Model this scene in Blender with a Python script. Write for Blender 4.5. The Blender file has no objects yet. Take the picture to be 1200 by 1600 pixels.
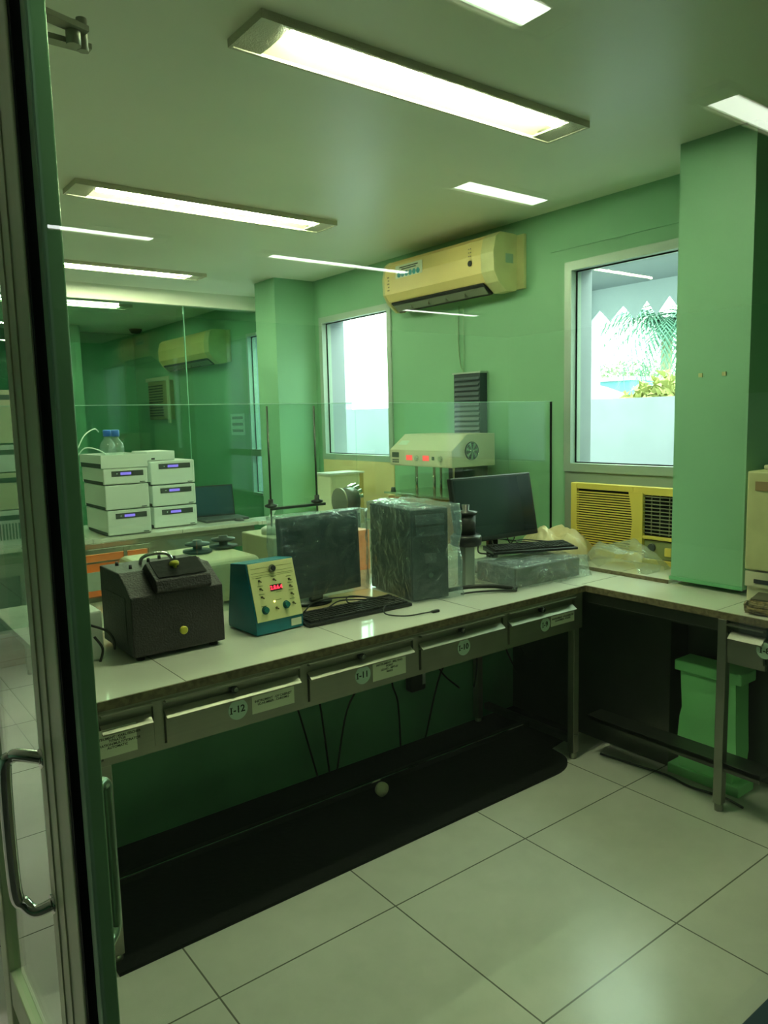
import bpy, bmesh, math, random
from mathutils import Vector, Matrix
random.seed(7)
SC = bpy.context.scene
COL = SC.collection
R = math.radians

# ------------------------------------------------------------ camera
CAM_Z = 1.5239
YAW, PITCH, ROLL = R(52.6128), R(7.0472), R(-1.3937)
cam = bpy.data.cameras.new('camera'); cam_o = bpy.data.objects.new('camera', cam); COL.objects.link(cam_o)
F = Vector((math.cos(YAW)*math.cos(PITCH), math.sin(YAW)*math.cos(PITCH), -math.sin(PITCH)))
Rt = Vector((math.sin(YAW), -math.cos(YAW), 0)); U = Rt.cross(F)
c_, s_ = math.cos(ROLL), math.sin(ROLL)
Rt, U = c_*Rt + s_*U, -s_*Rt + c_*U
M = Matrix((Rt, U, -F)).transposed().to_4x4(); M.translation = Vector((0, 0, CAM_Z))
cam_o.matrix_world = M
cam.sensor_fit = 'VERTICAL'; cam.sensor_height = 24.0; cam.lens = 24.0*1182.80/1600
cam.clip_start = 0.02; cam.clip_end = 200
SC.camera = cam_o

# ------------------------------------------------------------ render look
SC.view_settings.view_transform = 'Standard'
try: SC.view_settings.look = 'None'
except Exception: pass
SC.view_settings.exposure = 0.68
SC.view_settings.gamma = 1.0
SC.view_settings.use_curve_mapping = False
SC.cycles.max_bounces = 8
SC.cycles.transparent_max_bounces = 32
SC.cycles.diffuse_bounces = 6
SC.cycles.glossy_bounces = 4
SC.cycles.transmission_bounces = 4
SC.cycles.caustics_reflective = False
SC.cycles.caustics_refractive = False
SC.cycles.use_denoising = True
SC.cycles.sample_clamp_indirect = 4.0

# ------------------------------------------------------------ world: bright hazy daylight outside the windows
SKY = 9.0
world = bpy.data.worlds.new('daylight'); SC.world = world; world.use_nodes = True
wb = world.node_tree.nodes['Background']
wb.inputs[0].default_value = (0.82, 0.95, 1.0, 1); wb.inputs[1].default_value = SKY

sun = bpy.data.lights.new('sun', 'SUN'); sun.energy = 1.2; sun.angle = R(3); sun.color = (1, .97, .92)
sun_o = bpy.data.objects.new('sun', sun); COL.objects.link(sun_o); sun_o.rotation_euler = (0, R(-38), R(14))   # high sun, over the lab roof

# lamp strengths (tubes inside the ceiling fixtures)
TUBE_WARM = 140.0
TUBE_COOL = 11.0

def portal(name, loc, sx, sy):
    l = bpy.data.lights.new(name, 'AREA'); l.shape = 'RECTANGLE'; l.size = sx; l.size_y = sy
    l.cycles.is_portal = True
    o = bpy.data.objects.new(name, l); COL.objects.link(o)
    o.location = loc; o.rotation_euler = (0, R(90), 0)      # -Z of the light looks to -X
    return o
portal('window_portal', (3.56, 2.2, 1.75), 1.05, 0.95)
portal('window_portal', (3.56, 4.64, 1.75), 1.05, 0.9)
portal('window_portal', (3.56, 5.85, 1.6), 1.4, 0.95)

# ------------------------------------------------------------ materials
MATS = {}
def mat(name, col, rough=0.5, metal=0.0, noise=0.0, nscale=20.0, emit=None, estr=0.0, bump=0.0, bscale=60.0, spec=0.5, col2=None, coat=0.0):
    if name in MATS: return MATS[name]
    m = bpy.data.materials.new(name); m.use_nodes = True
    nt = m.node_tree; b = nt.nodes['Principled BSDF']
    b.inputs['Base Color'].default_value = (*col, 1); b.inputs['Roughness'].default_value = rough
    b.inputs['Metallic'].default_value = metal
    b.inputs['Specular IOR Level'].default_value = spec
    b.inputs['Coat Weight'].default_value = coat
    tc = nt.nodes.new('ShaderNodeTexCoord')
    if noise > 0 or col2:
        n = nt.nodes.new('ShaderNodeTexNoise'); n.inputs['Scale'].default_value = nscale; n.inputs['Detail'].default_value = 5
        nt.links.new(tc.outputs['Object'], n.inputs['Vector'])
        mx = nt.nodes.new('ShaderNodeMix'); mx.data_type = 'RGBA'
        c2 = col2 if col2 else tuple(c*(1-noise) for c in col)
        mx.inputs['A'].default_value = (*col, 1); mx.inputs['B'].default_value = (*c2, 1)
        rp = nt.nodes.new('ShaderNodeMapRange'); rp.inputs['From Min'].default_value = .4; rp.inputs['From Max'].default_value = .66
        nt.links.new(n.outputs['Fac'], rp.inputs['Value']); nt.links.new(rp.outputs['Result'], mx.inputs['Factor'])
        nt.links.new(mx.outputs['Result'], b.inputs['Base Color'])
    if bump > 0:
        n2 = nt.nodes.new('ShaderNodeTexNoise'); n2.inputs['Scale'].default_value = bscale; n2.inputs['Detail'].default_value = 3
        nt.links.new(tc.outputs['Object'], n2.inputs['Vector'])
        bp = nt.nodes.new('ShaderNodeBump'); bp.inputs['Strength'].default_value = bump; bp.inputs['Distance'].default_value = .01
        nt.links.new(n2.outputs['Fac'], bp.inputs['Height']); nt.links.new(bp.outputs['Normal'], b.inputs['Normal'])
    if emit:
        b.inputs['Emission Color'].default_value = (*emit, 1); b.inputs['Emission Strength'].default_value = estr
    MATS[name] = m
    return m

def brushed(name, col, rough=0.35, axis=0, metal=1.0):
    if name in MATS: return MATS[name]
    m = mat(name, col, rough, metal)
    nt = m.node_tree; b = nt.nodes['Principled BSDF']
    tc = nt.nodes.new('ShaderNodeTexCoord'); mp = nt.nodes.new('ShaderNodeMapping')
    sc = [180, 180, 180]; sc[axis] = 3; mp.inputs['Scale'].default_value = sc
    n = nt.nodes.new('ShaderNodeTexNoise'); n.inputs['Scale'].default_value = 1.0; n.inputs['Detail'].default_value = 4
    nt.links.new(tc.outputs['Object'], mp.inputs['Vector']); nt.links.new(mp.outputs['Vector'], n.inputs['Vector'])
    r = nt.nodes.new('ShaderNodeMapRange'); r.inputs['To Min'].default_value = rough*.8; r.inputs['To Max'].default_value = rough*1.4
    nt.links.new(n.outputs['Fac'], r.inputs['Value']); nt.links.new(r.outputs['Result'], b.inputs['Roughness'])
    n2 = nt.nodes.new('ShaderNodeTexNoise'); n2.inputs['Scale'].default_value = 7; n2.inputs['Detail'].default_value = 4
    nt.links.new(tc.outputs['Object'], n2.inputs['Vector'])
    mx = nt.nodes.new('ShaderNodeMix'); mx.data_type = 'RGBA'
    mx.inputs['A'].default_value = (*col, 1); mx.inputs['B'].default_value = (*[c*.7 for c in col], 1)
    nt.links.new(n2.outputs['Fac'], mx.inputs['Factor']); nt.links.new(mx.outputs['Result'], b.inputs['Base Color'])
    return m

def glass(name, tint, refl=1.0, haze=0.0, hazecol=(.8, .9, .85), f0=.04, rough=0.0, wrinkle=0.0, wscale=14.0):
    """thin see-through sheet: straight-through tinted transmission plus angle-dependent mirror reflection"""
    if name in MATS: return MATS[name]
    m = bpy.data.materials.new(name); m.use_nodes = True
    nt = m.node_tree; nt.nodes.clear()
    out = nt.nodes.new('ShaderNodeOutputMaterial')
    tr = nt.nodes.new('ShaderNodeBsdfTransparent'); tr.inputs[0].default_value = (*tint, 1)
    gl = nt.nodes.new('ShaderNodeBsdfGlossy'); gl.inputs['Roughness'].default_value = rough
    gl.inputs['Color'].default_value = (refl, refl, refl, 1)
    lw = nt.nodes.new('ShaderNodeLayerWeight'); lw.inputs['Blend'].default_value = .5
    pw = nt.nodes.new('ShaderNodeMath'); pw.operation = 'POWER'; pw.inputs[1].default_value = 5
    ml = nt.nodes.new('ShaderNodeMath'); ml.operation = 'MULTIPLY_ADD'; ml.inputs[1].default_value = 1-f0; ml.inputs[2].default_value = f0
    nt.links.new(lw.outputs['Facing'], pw.inputs[0]); nt.links.new(pw.outputs[0], ml.inputs[0])
    mx = nt.nodes.new('ShaderNodeMixShader')
    base = tr
    if haze > 0:
        df = nt.nodes.new('ShaderNodeBsdfDiffuse'); df.inputs[0].default_value = (*hazecol, 1)
        tl = nt.nodes.new('ShaderNodeBsdfTranslucent'); tl.inputs[0].default_value = (*hazecol, 1)
        a = nt.nodes.new('ShaderNodeMixShader'); a.inputs[0].default_value = .5
        nt.links.new(df.outputs[0], a.inputs[1]); nt.links.new(tl.outputs[0], a.inputs[2])
        b = nt.nodes.new('ShaderNodeMixShader'); b.inputs[0].default_value = haze
        nt.links.new(tr.outputs[0], b.inputs[1]); nt.links.new(a.outputs[0], b.inputs[2]); base = b
    if wrinkle > 0:
        tc = nt.nodes.new('ShaderNodeTexCoord'); n = nt.nodes.new('ShaderNodeTexNoise')
        n.inputs['Scale'].default_value = wscale; n.inputs['Detail'].default_value = 6; n.inputs['Distortion'].default_value = 1.2
        nt.links.new(tc.outputs['Object'], n.inputs['Vector'])
        bp = nt.nodes.new('ShaderNodeBump'); bp.inputs['Strength'].default_value = wrinkle; bp.inputs['Distance'].default_value = .03
        nt.links.new(n.outputs['Fac'], bp.inputs['Height'])
        nt.links.new(bp.outputs['Normal'], gl.inputs['Normal']); nt.links.new(bp.outputs['Normal'], lw.inputs['Normal'])
    nt.links.new(base.outputs[0], mx.inputs[1]); nt.links.new(gl.outputs[0], mx.inputs[2])
    nt.links.new(ml.outputs[0], mx.inputs[0]); nt.links.new(mx.outputs[0], out.inputs[0])
    MATS[name] = m
    return m

def emission(name, col, s):
    if name in MATS: return MATS[name]
    m = bpy.data.materials.new(name); m.use_nodes = True
    nt = m.node_tree; nt.nodes.clear(); o = nt.nodes.new('ShaderNodeOutputMaterial'); e = nt.nodes.new('ShaderNodeEmission')
    e.inputs[0].default_value = (*col, 1); e.inputs[1].default_value = s; nt.links.new(e.outputs[0], o.inputs[0])
    MATS[name] = m; return m

def tiles(name, col, col2, grout, size, ox, oy, gw=0.004, rough=.25, coat=0.0):
    m = bpy.data.materials.new(name); m.use_nodes = True; nt = m.node_tree; b = nt.nodes['Principled BSDF']
    b.inputs['Roughness'].default_value = rough; b.inputs['Coat Weight'].default_value = coat
    tc = nt.nodes.new('ShaderNodeTexCoord'); sp = nt.nodes.new('ShaderNodeSeparateXYZ'); nt.links.new(tc.outputs['Object'], sp.inputs[0])
    masks = []
    for i, off, sz in ((0, ox, size[0]), (1, oy, size[1])):
        a = nt.nodes.new('ShaderNodeMath'); a.operation = 'SUBTRACT'; a.inputs[1].default_value = off - 100*sz
        nt.links.new(sp.outputs[i], a.inputs[0])
        d = nt.nodes.new('ShaderNodeMath'); d.operation = 'MODULO'; d.inputs[1].default_value = sz; nt.links.new(a.outputs[0], d.inputs[0])
        l = nt.nodes.new('ShaderNodeMath'); l.operation = 'LESS_THAN'; l.inputs[1].default_value = gw; nt.links.new(d.outputs[0], l.inputs[0])
        masks.append(l)
    mxm = nt.nodes.new('ShaderNodeMath'); mxm.operation = 'MAXIMUM'
    nt.links.new(masks[0].outputs[0], mxm.inputs[0]); nt.links.new(masks[1].outputs[0], mxm.inputs[1])
    n = nt.nodes.new('ShaderNodeTexNoise'); n.inputs['Scale'].default_value = 3.0; n.inputs['Detail'].default_value = 8; n.inputs['Roughness'].default_value = .7
    nt.links.new(tc.outputs['Object'], n.inputs['Vector'])
    rp = nt.nodes.new('ShaderNodeMapRange'); rp.inputs['From Min'].default_value = .35; rp.inputs['From Max'].default_value = .7
    nt.links.new(n.outputs['Fac'], rp.inputs['Value'])
    mx = nt.nodes.new('ShaderNodeMix'); mx.data_type = 'RGBA'; mx.inputs['A'].default_value = (*col, 1); mx.inputs['B'].default_value = (*col2, 1)
    nt.links.new(rp.outputs['Result'], mx.inputs['Factor'])
    m2 = nt.nodes.new('ShaderNodeMix'); m2.data_type = 'RGBA'; m2.inputs['B'].default_value = (*grout, 1)
    nt.links.new(mx.outputs['Result'], m2.inputs['A']); nt.links.new(mxm.outputs[0], m2.inputs['Factor'])
    nt.links.new(m2.outputs['Result'], b.inputs['Base Color'])
    MATS[name] = m; return m

GLASS_T = (.86, .955, .80)      # per surface; two surfaces per pane
m_tint = glass('green_tinted_glass', GLASS_T, f0=.045)
m_clear = glass('clear_partition_glass', (.90, .975, .94), f0=.07)
m_win = glass('window_glass', (.97, .99, .98), f0=.015)
m_edge = mat('glass_edge', (.02, .12, .08), .2)
m_wall = mat('mint_wall_paint', (.24, .50, .31), .55, noise=.08, nscale=2.5)
m_wall2 = mat('mint_low_wall_paint', (.16, .46, .24), .6, noise=.2, nscale=3)
m_ceil = mat('ceiling_paint', (.92, .91, .80), .36, noise=.07, nscale=1.2)
m_floor = tiles('floor_tiles', (.72, .70, .64), (.60, .59, .53), (.16, .16, .13), (.6, .6), .7479-.002, 1.7537-.002, .005, .22)
m_steel = brushed('brushed_steel', (.44, .44, .36), .46, 0)
m_steel_y = brushed('brushed_steel_cross', (.40, .40, .35), .36, 1)
m_steel_d = brushed('dark_steel', (.13, .14, .125), .38, 1)
m_alu = brushed('door_aluminium', (.40, .45, .40), .30, 2)
m_alu_w = mat('window_frame_paint', (.42, .52, .46), .45, .3)
m_chrome = mat('chrome', (.75, .75, .72), .12, 1.0)
m_black = mat('black_plastic', (.012, .014, .016), .35)
m_blackm = mat('matt_black_plastic', (.02, .022, .022), .6)
m_screen = mat('dark_screen', (.012, .018, .024), .18)
m_rubber = mat('black_rubber', (.004, .005, .005), .7, bump=.2, spec=.15)
m_gran = mat('black_shelf_laminate', (.007, .009, .008), .5, spec=.2)
m_white = mat('instrument_white', (.72, .76, .72), .4)
m_greyp = mat('instrument_grey_panel', (.06, .07, .07), .4)
m_cream = mat('cream_enamel', (.62, .60, .42), .4)
m_acbody = mat('yellowed_plastic', (.82, .66, .27), .38, noise=.1, nscale=3)
m_acside = mat('yellowed_plastic_side', (.60, .60, .30), .45, noise=.15, nscale=9)
m_acyel = mat('yellow_grille_plastic', (.80, .62, .13), .4)
m_dark = mat('dark_recess', (.01, .012, .012), .7)
m_paper = mat('paper', (.85, .86, .68), .7)
m_ink = mat('ink', (.02, .03, .02), .7)
m_lampw = mat('lamp_reflector_white', (.42, .41, .31), .5)
m_lampc = mat('lamp_end_plate', (.62, .60, .46), .45, bump=.5, bscale=220)
m_tubew = emission('warm_tube', (1.0, .97, .80), TUBE_WARM)
m_tubec = emission('cool_tube', (.92, 1.0, .95), TUBE_COOL)
m_tubef = emission('faint_tube', (.95, 1.0, .9), TUBE_COOL*.3)
m_oven = mat('crackle_dark_paint', (.020, .015, .019), .5, bump=.5, bscale=160)
m_yknob = mat('yellow_knob', (.62, .55, .06), .35)
m_teal = mat('teal_paint', (.0, .17, .24), .4, noise=.2, nscale=8)
m_panel = mat('yellow_front_panel', (.74, .72, .36), .45)
m_red = emission('red_digits', (1.0, .02, .05), 4.0)
m_blue = emission('violet_lcd', (.30, .18, 1.0), 1.1)
m_bag = glass('clear_plastic_bag', (.93, .96, .96), f0=.07, haze=.15, hazecol=(.5, .78, .85), rough=.1, wrinkle=1.0, wscale=13)
m_bag3 = glass('loose_plastic_bag', (.92, .95, .95), f0=.12, haze=.22, hazecol=(.6, .72, .72), rough=.08, wrinkle=1.0, wscale=20)
m_bag2 = glass('milky_plastic_bag', (.92, .95, .92), f0=.06, haze=.30, hazecol=(.75, .78, .62), rough=.2, wrinkle=1, wscale=22)
m_bench = tiles('bench_laminate', (.78, .77, .68), (.70, .69, .60), (.2, .19, .15), (.6, 5.0), .822, 0, .003, .12, .4)
m_bench2 = tiles('ledge_laminate', (.78, .77, .68), (.70, .69, .60), (.2, .19, .15), (5.0, .62), 0, 1.445, .003, .14, .3)
m_edgew = mat('worn_edge_band', (.20, .16, .09), .6, noise=.5, nscale=60)
m_orange = mat('orange_glow_plastic', (.95, .26, .06), .4, emit=(1, .25, .08), estr=.35)  # emission carries the orange glow behind the monitor
m_bin = mat('green_plastic', (.28, .80, .32), .5)
m_ow = mat('outside_white_wall', (.34, .37, .44), .8, noise=.1, nscale=3)
m_cable = mat('black_cable', (.008, .010, .008), .5)

# ------------------------------------------------------------ mesh building helpers
class MB:
    def __init__(s): s.bm = bmesh.new()
    def _xf(s, vs, M):
        if M is not None:
            for v in vs: v.co = M @ v.co
    def box(s, x0, x1, y0, y1, z0, z1, bev=0, seg=2, M=None):
        vs = [s.bm.verts.new((x, y, z)) for x in (x0, x1) for y in (y0, y1) for z in (z0, z1)]
        fs = [(0, 1, 3, 2), (4, 6, 7, 5), (0, 4, 5, 1), (2, 3, 7, 6), (0, 2, 6, 4), (1, 5, 7, 3)]
        faces = [s.bm.faces.new([vs[i] for i in f]) for f in fs]
        if bev > 0:
            es = list({e for f in faces for e in f.edges})
            r = bmesh.ops.bevel(s.bm, geom=es, offset=bev, segments=seg, affect='EDGES', profile=.5)
            vs = list({v for v in vs if v.is_valid} | {v for f in r['faces'] for v in f.verts})
            # every vertex of this island
            seen = set(vs); st = list(vs)
            while st:
                v = st.pop()
                for e in v.link_edges:
                    w = e.other_vert(v)
                    if w not in seen: seen.add(w); st.append(w)
            vs = list(seen)
        s._xf(vs, M); return s
    def prism(s, poly, a0, a1, axis='x', M=None, bev=0):
        """polygon extruded along an axis. axis x: poly=(y,z); y: poly=(x,z); z: poly=(x,y)"""
        def P(p, a):
            return {'x': (a, p[0], p[1]), 'y': (p[0], a, p[1]), 'z': (p[0], p[1], a)}[axis]
        A = [s.bm.verts.new(P(p, a0)) for p in poly]; B = [s.bm.verts.new(P(p, a1)) for p in poly]
        n = len(poly); fs = [s.bm.faces.new(A), s.bm.faces.new(B[::-1])]
        for i in range(n): fs.append(s.bm.faces.new((A[i], A[(i+1) % n], B[(i+1) % n], B[i])))
        vs = A+B
        if bev > 0:
            es = list({e for f in fs for e in f.edges})
            r = bmesh.ops.bevel(s.bm, geom=es, offset=bev, segments=2, affect='EDGES', profile=.5)
            vs = list({v for f in r['faces'] for v in f.verts} | {v for v in vs if v.is_valid})
        s._xf(vs, M); return s
    def cyl(s, p0, p1, r0, r1=None, n=24, caps=True):
        p0, p1 = Vector(p0), Vector(p1); r1 = r0 if r1 is None else r1
        d = (p1-p0).normalized(); a = d.orthogonal().normalized(); b = d.cross(a)
        A, B = [], []
        for i in range(n):
            t = 2*math.pi*i/n; o = a*math.cos(t)+b*math.sin(t)
            A.append(s.bm.verts.new(p0+o*r0)); B.append(s.bm.verts.new(p1+o*r1))
        for i in range(n):
            f = s.bm.faces.new((A[i], A[(i+1) % n], B[(i+1) % n], B[i])); f.smooth = n > 8
        if caps: s.bm.faces.new(A[::-1]); s.bm.faces.new(B)
        return s
    def lathe(s, prof, c=(0, 0, 0), n=28):
        rings = []
        for r, z in prof:
            rings.append([s.bm.verts.new((c[0]+r*math.cos(2*math.pi*i/n), c[1]+r*math.sin(2*math.pi*i/n), c[2]+z)) for i in range(n)])
        for a, b in zip(rings, rings[1:]):
            for i in range(n):
                f = s.bm.faces.new((a[i], a[(i+1) % n], b[(i+1) % n], b[i])); f.smooth = True
        if prof[0][0] > 1e-5: s.bm.faces.new(rings[0][::-1])
        if prof[-1][0] > 1e-5: s.bm.faces.new(rings[-1])
        return s
    def tube(s, pts, r, n=8, smooth=6):
        P = [Vector(p) for p in pts]
        if smooth and len(P) > 2:
            Q = []
            for i in range(len(P)-1):
                a = P[max(i-1, 0)]; b = P[i]; c = P[i+1]; d = P[min(i+2, len(P)-1)]
                for k in range(smooth):
                    t = k/smooth
                    Q.append(.5*((2*b)+(c-a)*t+(2*a-5*b+4*c-d)*t*t+(3*b-a-3*c+d)*t**3))
            Q.append(P[-1]); P = Q
        rings = []; up = None
        for i, p in enumerate(P):
            d = (P[min(i+1, len(P)-1)]-P[max(i-1, 0)]).normalized()
            if up is None: up = d.orthogonal().normalized()
            up = (up - d*up.dot(d)).normalized(); b = d.cross(up)
            rings.append([s.bm.verts.new(p+(up*math.cos(2*math.pi*k/n)+b*math.sin(2*math.pi*k/n))*r) for k in range(n)])
        for a, b in zip(rings, rings[1:]):
            for k in range(n):
                f = s.bm.faces.new((a[k], a[(k+1) % n], b[(k+1) % n], b[k])); f.smooth = True
        s.bm.faces.new(rings[0][::-1]); s.bm.faces.new(rings[-1]); return s
    def sphere(s, c, r, sc=(1, 1, 1), u=20, v=12):
        rr = bmesh.ops.create_uvsphere(s.bm, u_segments=u, v_segments=v, radius=r)
        for w in rr['verts']: w.co = Vector((w.co.x*sc[0]+c[0], w.co.y*sc[1]+c[1], w.co.z*sc[2]+c[2]))
        for w in rr['verts']:
            for f in w.link_faces: f.smooth = True
        return s
    def done(s, name, m, parent=None, rot=None, loc=None):
        bmesh.ops.recalc_face_normals(s.bm, faces=s.bm.faces)
        me = bpy.data.meshes.new(name); s.bm.to_mesh(me); s.bm.free()
        me.materials.append(m)
        o = bpy.data.objects.new(name, me); COL.objects.link(o)
        if parent: o.parent = parent
        if loc: o.location = loc
        if rot: o.rotation_euler = rot
        return o

def tag(o, label, cat, group=None, kind=None):
    o['label'] = label; o['category'] = cat
    if group: o['group'] = group
    if kind: o['kind'] = kind
    return o
def thing(name, label, cat, loc=(0, 0, 0), rz=0, group=None):
    o = bpy.data.objects.new(name, None); COL.objects.link(o); o.empty_display_size = .05
    o.location = loc; o.rotation_euler = (0, 0, rz); return tag(o, label, cat, group)
def struct(o): o['kind'] = 'structure'; return o
def copy_tree(o, parent=None):
    c = o.copy(); COL.objects.link(c); c.parent = parent
    for ch in list(o.children): copy_tree(ch, c)
    return c
def text(s, size, m, parent, loc, rot, name='lettering', ext=.0002, align='CENTER'):
    cu = bpy.data.curves.new('t', 'FONT'); cu.body = s; cu.size = size; cu.align_x = align; cu.align_y = 'CENTER'; cu.extrude = ext
    cu.space_line = .95; cu.offset = size*.022
    to = bpy.data.objects.new('t', cu)
    me = bpy.data.meshes.new_from_object(to); me.materials.clear(); me.materials.append(m)
    bpy.data.objects.remove(to); bpy.data.curves.remove(cu)
    o = bpy.data.objects.new(name, me); COL.objects.link(o); o.parent = parent; o.location = loc; o.rotation_euler = rot
    return o
def number(s, size, parent, loc, rot):
    o = text(s[1:], size, m_ink, parent, (0, 0, 0), rot, 'number', .0003)
    me = o.data; xs = [v.co.x for v in me.vertices]; x0 = min(xs); dx = size*.22
    for v in me.vertices: v.co.x += dx*.5; v.co.x, v.co.y = v.co.x, v.co.y
    bm = bmesh.new(); bm.from_mesh(me); h = size*.345; c = x0-dx*.62
    for (a, b, y0, y1) in ((c-.0022, c+.0022, -h, h), (c-.0052, c+.0052, h-.0022, h), (c-.0052, c+.0052, -h, -h+.0022)):
        vs = [bm.verts.new(p) for p in ((a, y0, .0004), (b, y0, .0004), (b, y1, .0004), (a, y1, .0004))]; bm.faces.new(vs)
    bm.to_mesh(me); bm.free(); o.location = loc; return o
FY = (R(90), 0, 0)            # text facing -Y (towards the door), reading to +X
FX = (R(90), 0, R(-90))       # text facing -X, reading to -Y

# ============================================================ ROOM SHELL
XW, ZC = 3.3, 2.6
YG = 0.75                     # plane of the glazed door the photo is taken through
struct(MB().box(-4, 8, YG, 10, -.1, 0).done('floor', m_floor))
m_cor = mat('corridor_dimmed_paint', (.10, .13, .10), .6)  # darkened in colour so the corridor reflects dimly in the glass
struct(MB().box(-4, 8, -6, YG, -.1, 0).done('floor_corridor', mat('corridor_floor_dimmed', (.09, .10, .08), .5)))  # corridor dimness put into the floor colour, keeps its reflection weak
struct(MB().box(-4, 3.52, -6, 10, ZC, ZC+.1).box(3.52, 8, -6, YG+.1, ZC, ZC+.1).done('ceiling', m_ceil))
wr = MB(); wo = MB()
def wseg(y0, y1, z0, z1): wr.box(XW, XW+.072, y0, y1, z0, z1); wo.box(XW+.072, XW+.22, y0, y1, z0, z1)
wseg(YG, 1.70, 0, ZC)
wseg(1.70, 2.68, 0, .79); wseg(1.70, 2.68, 2.30, ZC)
wseg(2.68, 4.18, 0, ZC)
wseg(4.18, 5.08, 0, .79); wseg(4.18, 5.08, 2.30, ZC)
wseg(5.08, 5.36, 0, ZC)
wseg(5.36, 6.29, 0, .85); wseg(5.36, 6.29, 2.30, ZC)
wseg(6.29, 9.72, 0, ZC)
struct(wr.done('wall_right', m_wall))
struct(wo.done('wall_outer_face', m_ow))
struct(MB().box(-4, 3.52, 9.5, 9.72, 0, ZC).done('wall_back', m_wall))
struct(MB().box(-4.1, -4, -6, 9.5, 0, ZC).done('wall_left', m_wall))
struct(MB().box(-4, 8, -6.1, -6, 0, ZC).done('wall_front', m_cor))
struct(MB().box(8, 8.1, -6, YG+.1, 0, ZC).done('wall_corridor_end', m_cor))
struct(MB().box(XW, 8, YG-.02, YG+.1, 0, ZC).done('wall_corridor', m_cor))
struct(MB().box(2.95, XW, 1.50, 1.815, .8, ZC).done('column', m_wall))
struct(MB().box(2.95, XW, 5.16, 5.47, 0, ZC).done('column', m_wall))
struct(MB().box(-4, XW, 6.05, 6.18, 2.485, ZC).done('beam', m_ceil))
struct(MB().box(-4, XW, 6.10, 6.112, .02, 2.485).done('glass_partition', glass('room_divider_glass', (.64, .80, .73), f0=.05)))
dp = MB()
for x in (1.35, 2.62): dp.box(x-.002, x+.002, 6.097, 6.115, .0, 2.485)
struct(dp.done('trim_1', mat('seam_green', (.2, .45, .32), .3)))
struct(MB().box(-4, XW-.002, 9.2, 9.5, .0, ZC).done('wall_end_cladding', mat('deep_green_paint', (.12, .36, .2), .5)))
struct(MB().box(1.9, 2.5, 8.6, 9.2, 0, ZC).done('wall_end_pier', m_wall))
# skirting strip along the column foot
struct(MB().box(2.942, 2.95, 1.495, 1.82, .8, .815).done('trim_2', m_wall2))

# windows
def window(n, y0, y1, z0, z1, mull=None, t=.045):
    fr = MB(); X0, X1 = XW-.012, XW+.07
    fr.box(X0, X1, y0, y0+t, z0, z1); fr.box(X0, X1, y1-t, y1, z0, z1)
    fr.box(X0, X1, y0+t, y1-t, z0, z0+t); fr.box(X0, X1, y0+t, y1-t, z1-t, z1)
    if mull: fr.box(X0, X1, y0+t, y1-t, mull-.03, mull+.03)
    f = struct(fr.done('window_%d' % n, m_alu_w))
    g = MB(); 
    b = .006
    for (a0, a1, c0, c1) in ((y0+t, y0+t+b, z0+t, z1-t), (y1-t-b, y1-t, z0+t, z1-t), (y0+t, y1-t, z0+t, z0+t+b), (y0+t, y1-t, z1-t-b, z1-t)):
        g.box(XW+.028, XW+.034, a0, a1, c0, c1)
    g.done('gasket', m_rubber, f)
    MB().box(XW+.035, XW+.04, y0+t, y1-t, z0+t, z1-t).done('pane', m_win, f)
    return f
window(1, 1.70, 2.68, 1.215, 2.315)
window(2, 4.18, 5.085, 1.215, 2.31)
window(3, 5.36, 6.30, .85, 2.31, mull=1.24, t=.025)
# thin pencil-line moulding above window 1
struct(MB().box(XW-.006, XW, 1.82, 2.78, 2.385, 2.395).done('trim_3', m_wall))
# infill boards under the windows
struct(MB().box(XW+.0, XW+.03, 2.58, 2.68, .79, 1.215).box(XW+.0, XW+.03, 1.70, 1.9, .79, 1.215).box(XW, XW+.03, 1.9, 2.58, 1.15, 1.215).box(XW+.20, XW+.22, 1.7, 2.68, .79, 1.22).done('trim_4', mat('grey_infill', (.30, .36, .30), .6)))
struct(MB().box(XW-.01, XW+.03, 4.18, 5.08, .79, 1.215).done('trim_5', mat('beige_board', (.80, .66, .36), .6, noise=.1, nscale=4)))

# ============================================================ OUTSIDE
tag(MB().box(4.9, 5.02, -1, 7.3, -.1, 1.63).done('parapet_wall', m_ow), 'pale blue-white parapet wall outside the window', 'wall')
struct(MB().box(3.52, 30, -8, 30, -.2, -.1).done('ground', mat('yard_paving', (.60, .60, .58), .8)))
tag(MB().box(4.9, 5.15, 3.83, 4.75, -.1, 3.4).done('pillar', m_ow), 'pale outside pillar at the left of the right-hand window', 'pillar')
tag(MB().box(4.9, 5.15, 7.3, 9.5, -.1, 3.4).done('outer_wall', m_ow), 'pale outside wall seen at the left of the far window', 'wall')
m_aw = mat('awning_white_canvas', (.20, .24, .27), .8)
aw = thing('awning', 'white awning with a zigzag lower edge outside the window', 'awning', (5.0, 3.0, 2.25))
MB().prism([(-.45, .42), (-.45, .44), (.0, .24), (.0, .22)], -2.4, .83, 'y').done('canopy', m_aw, aw)
zz = []
ys = [-2.4+.001]; k = 0
prof = [(.83, -.02)]; y = .83
rz = random.Random(3)
while y > -2.3:
    st = rz.uniform(.17, .27)
    prof.append((y-.004, -.0-.02)); prof.append((y-st*.5, .06+rz.uniform(-.03, .03))); prof.append((y-st, -.03+rz.uniform(-.02, .02))); y -= st
poly = [(.83, .26)] + prof + [(y, .26)]
MB().prism(poly, .0, .006, 'x').done('zigzag_valance', m_aw, aw)
sh = thing('shed', 'turquoise shed with a flat pale roof edge beyond the parapet', 'shed', (14, 9.66, 0))
MB().box(0, 2, 0, 1.7, -.2, 2.2).done('wall', mat('turquoise_sheet', (.05, .17, .22), .6), sh)
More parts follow.
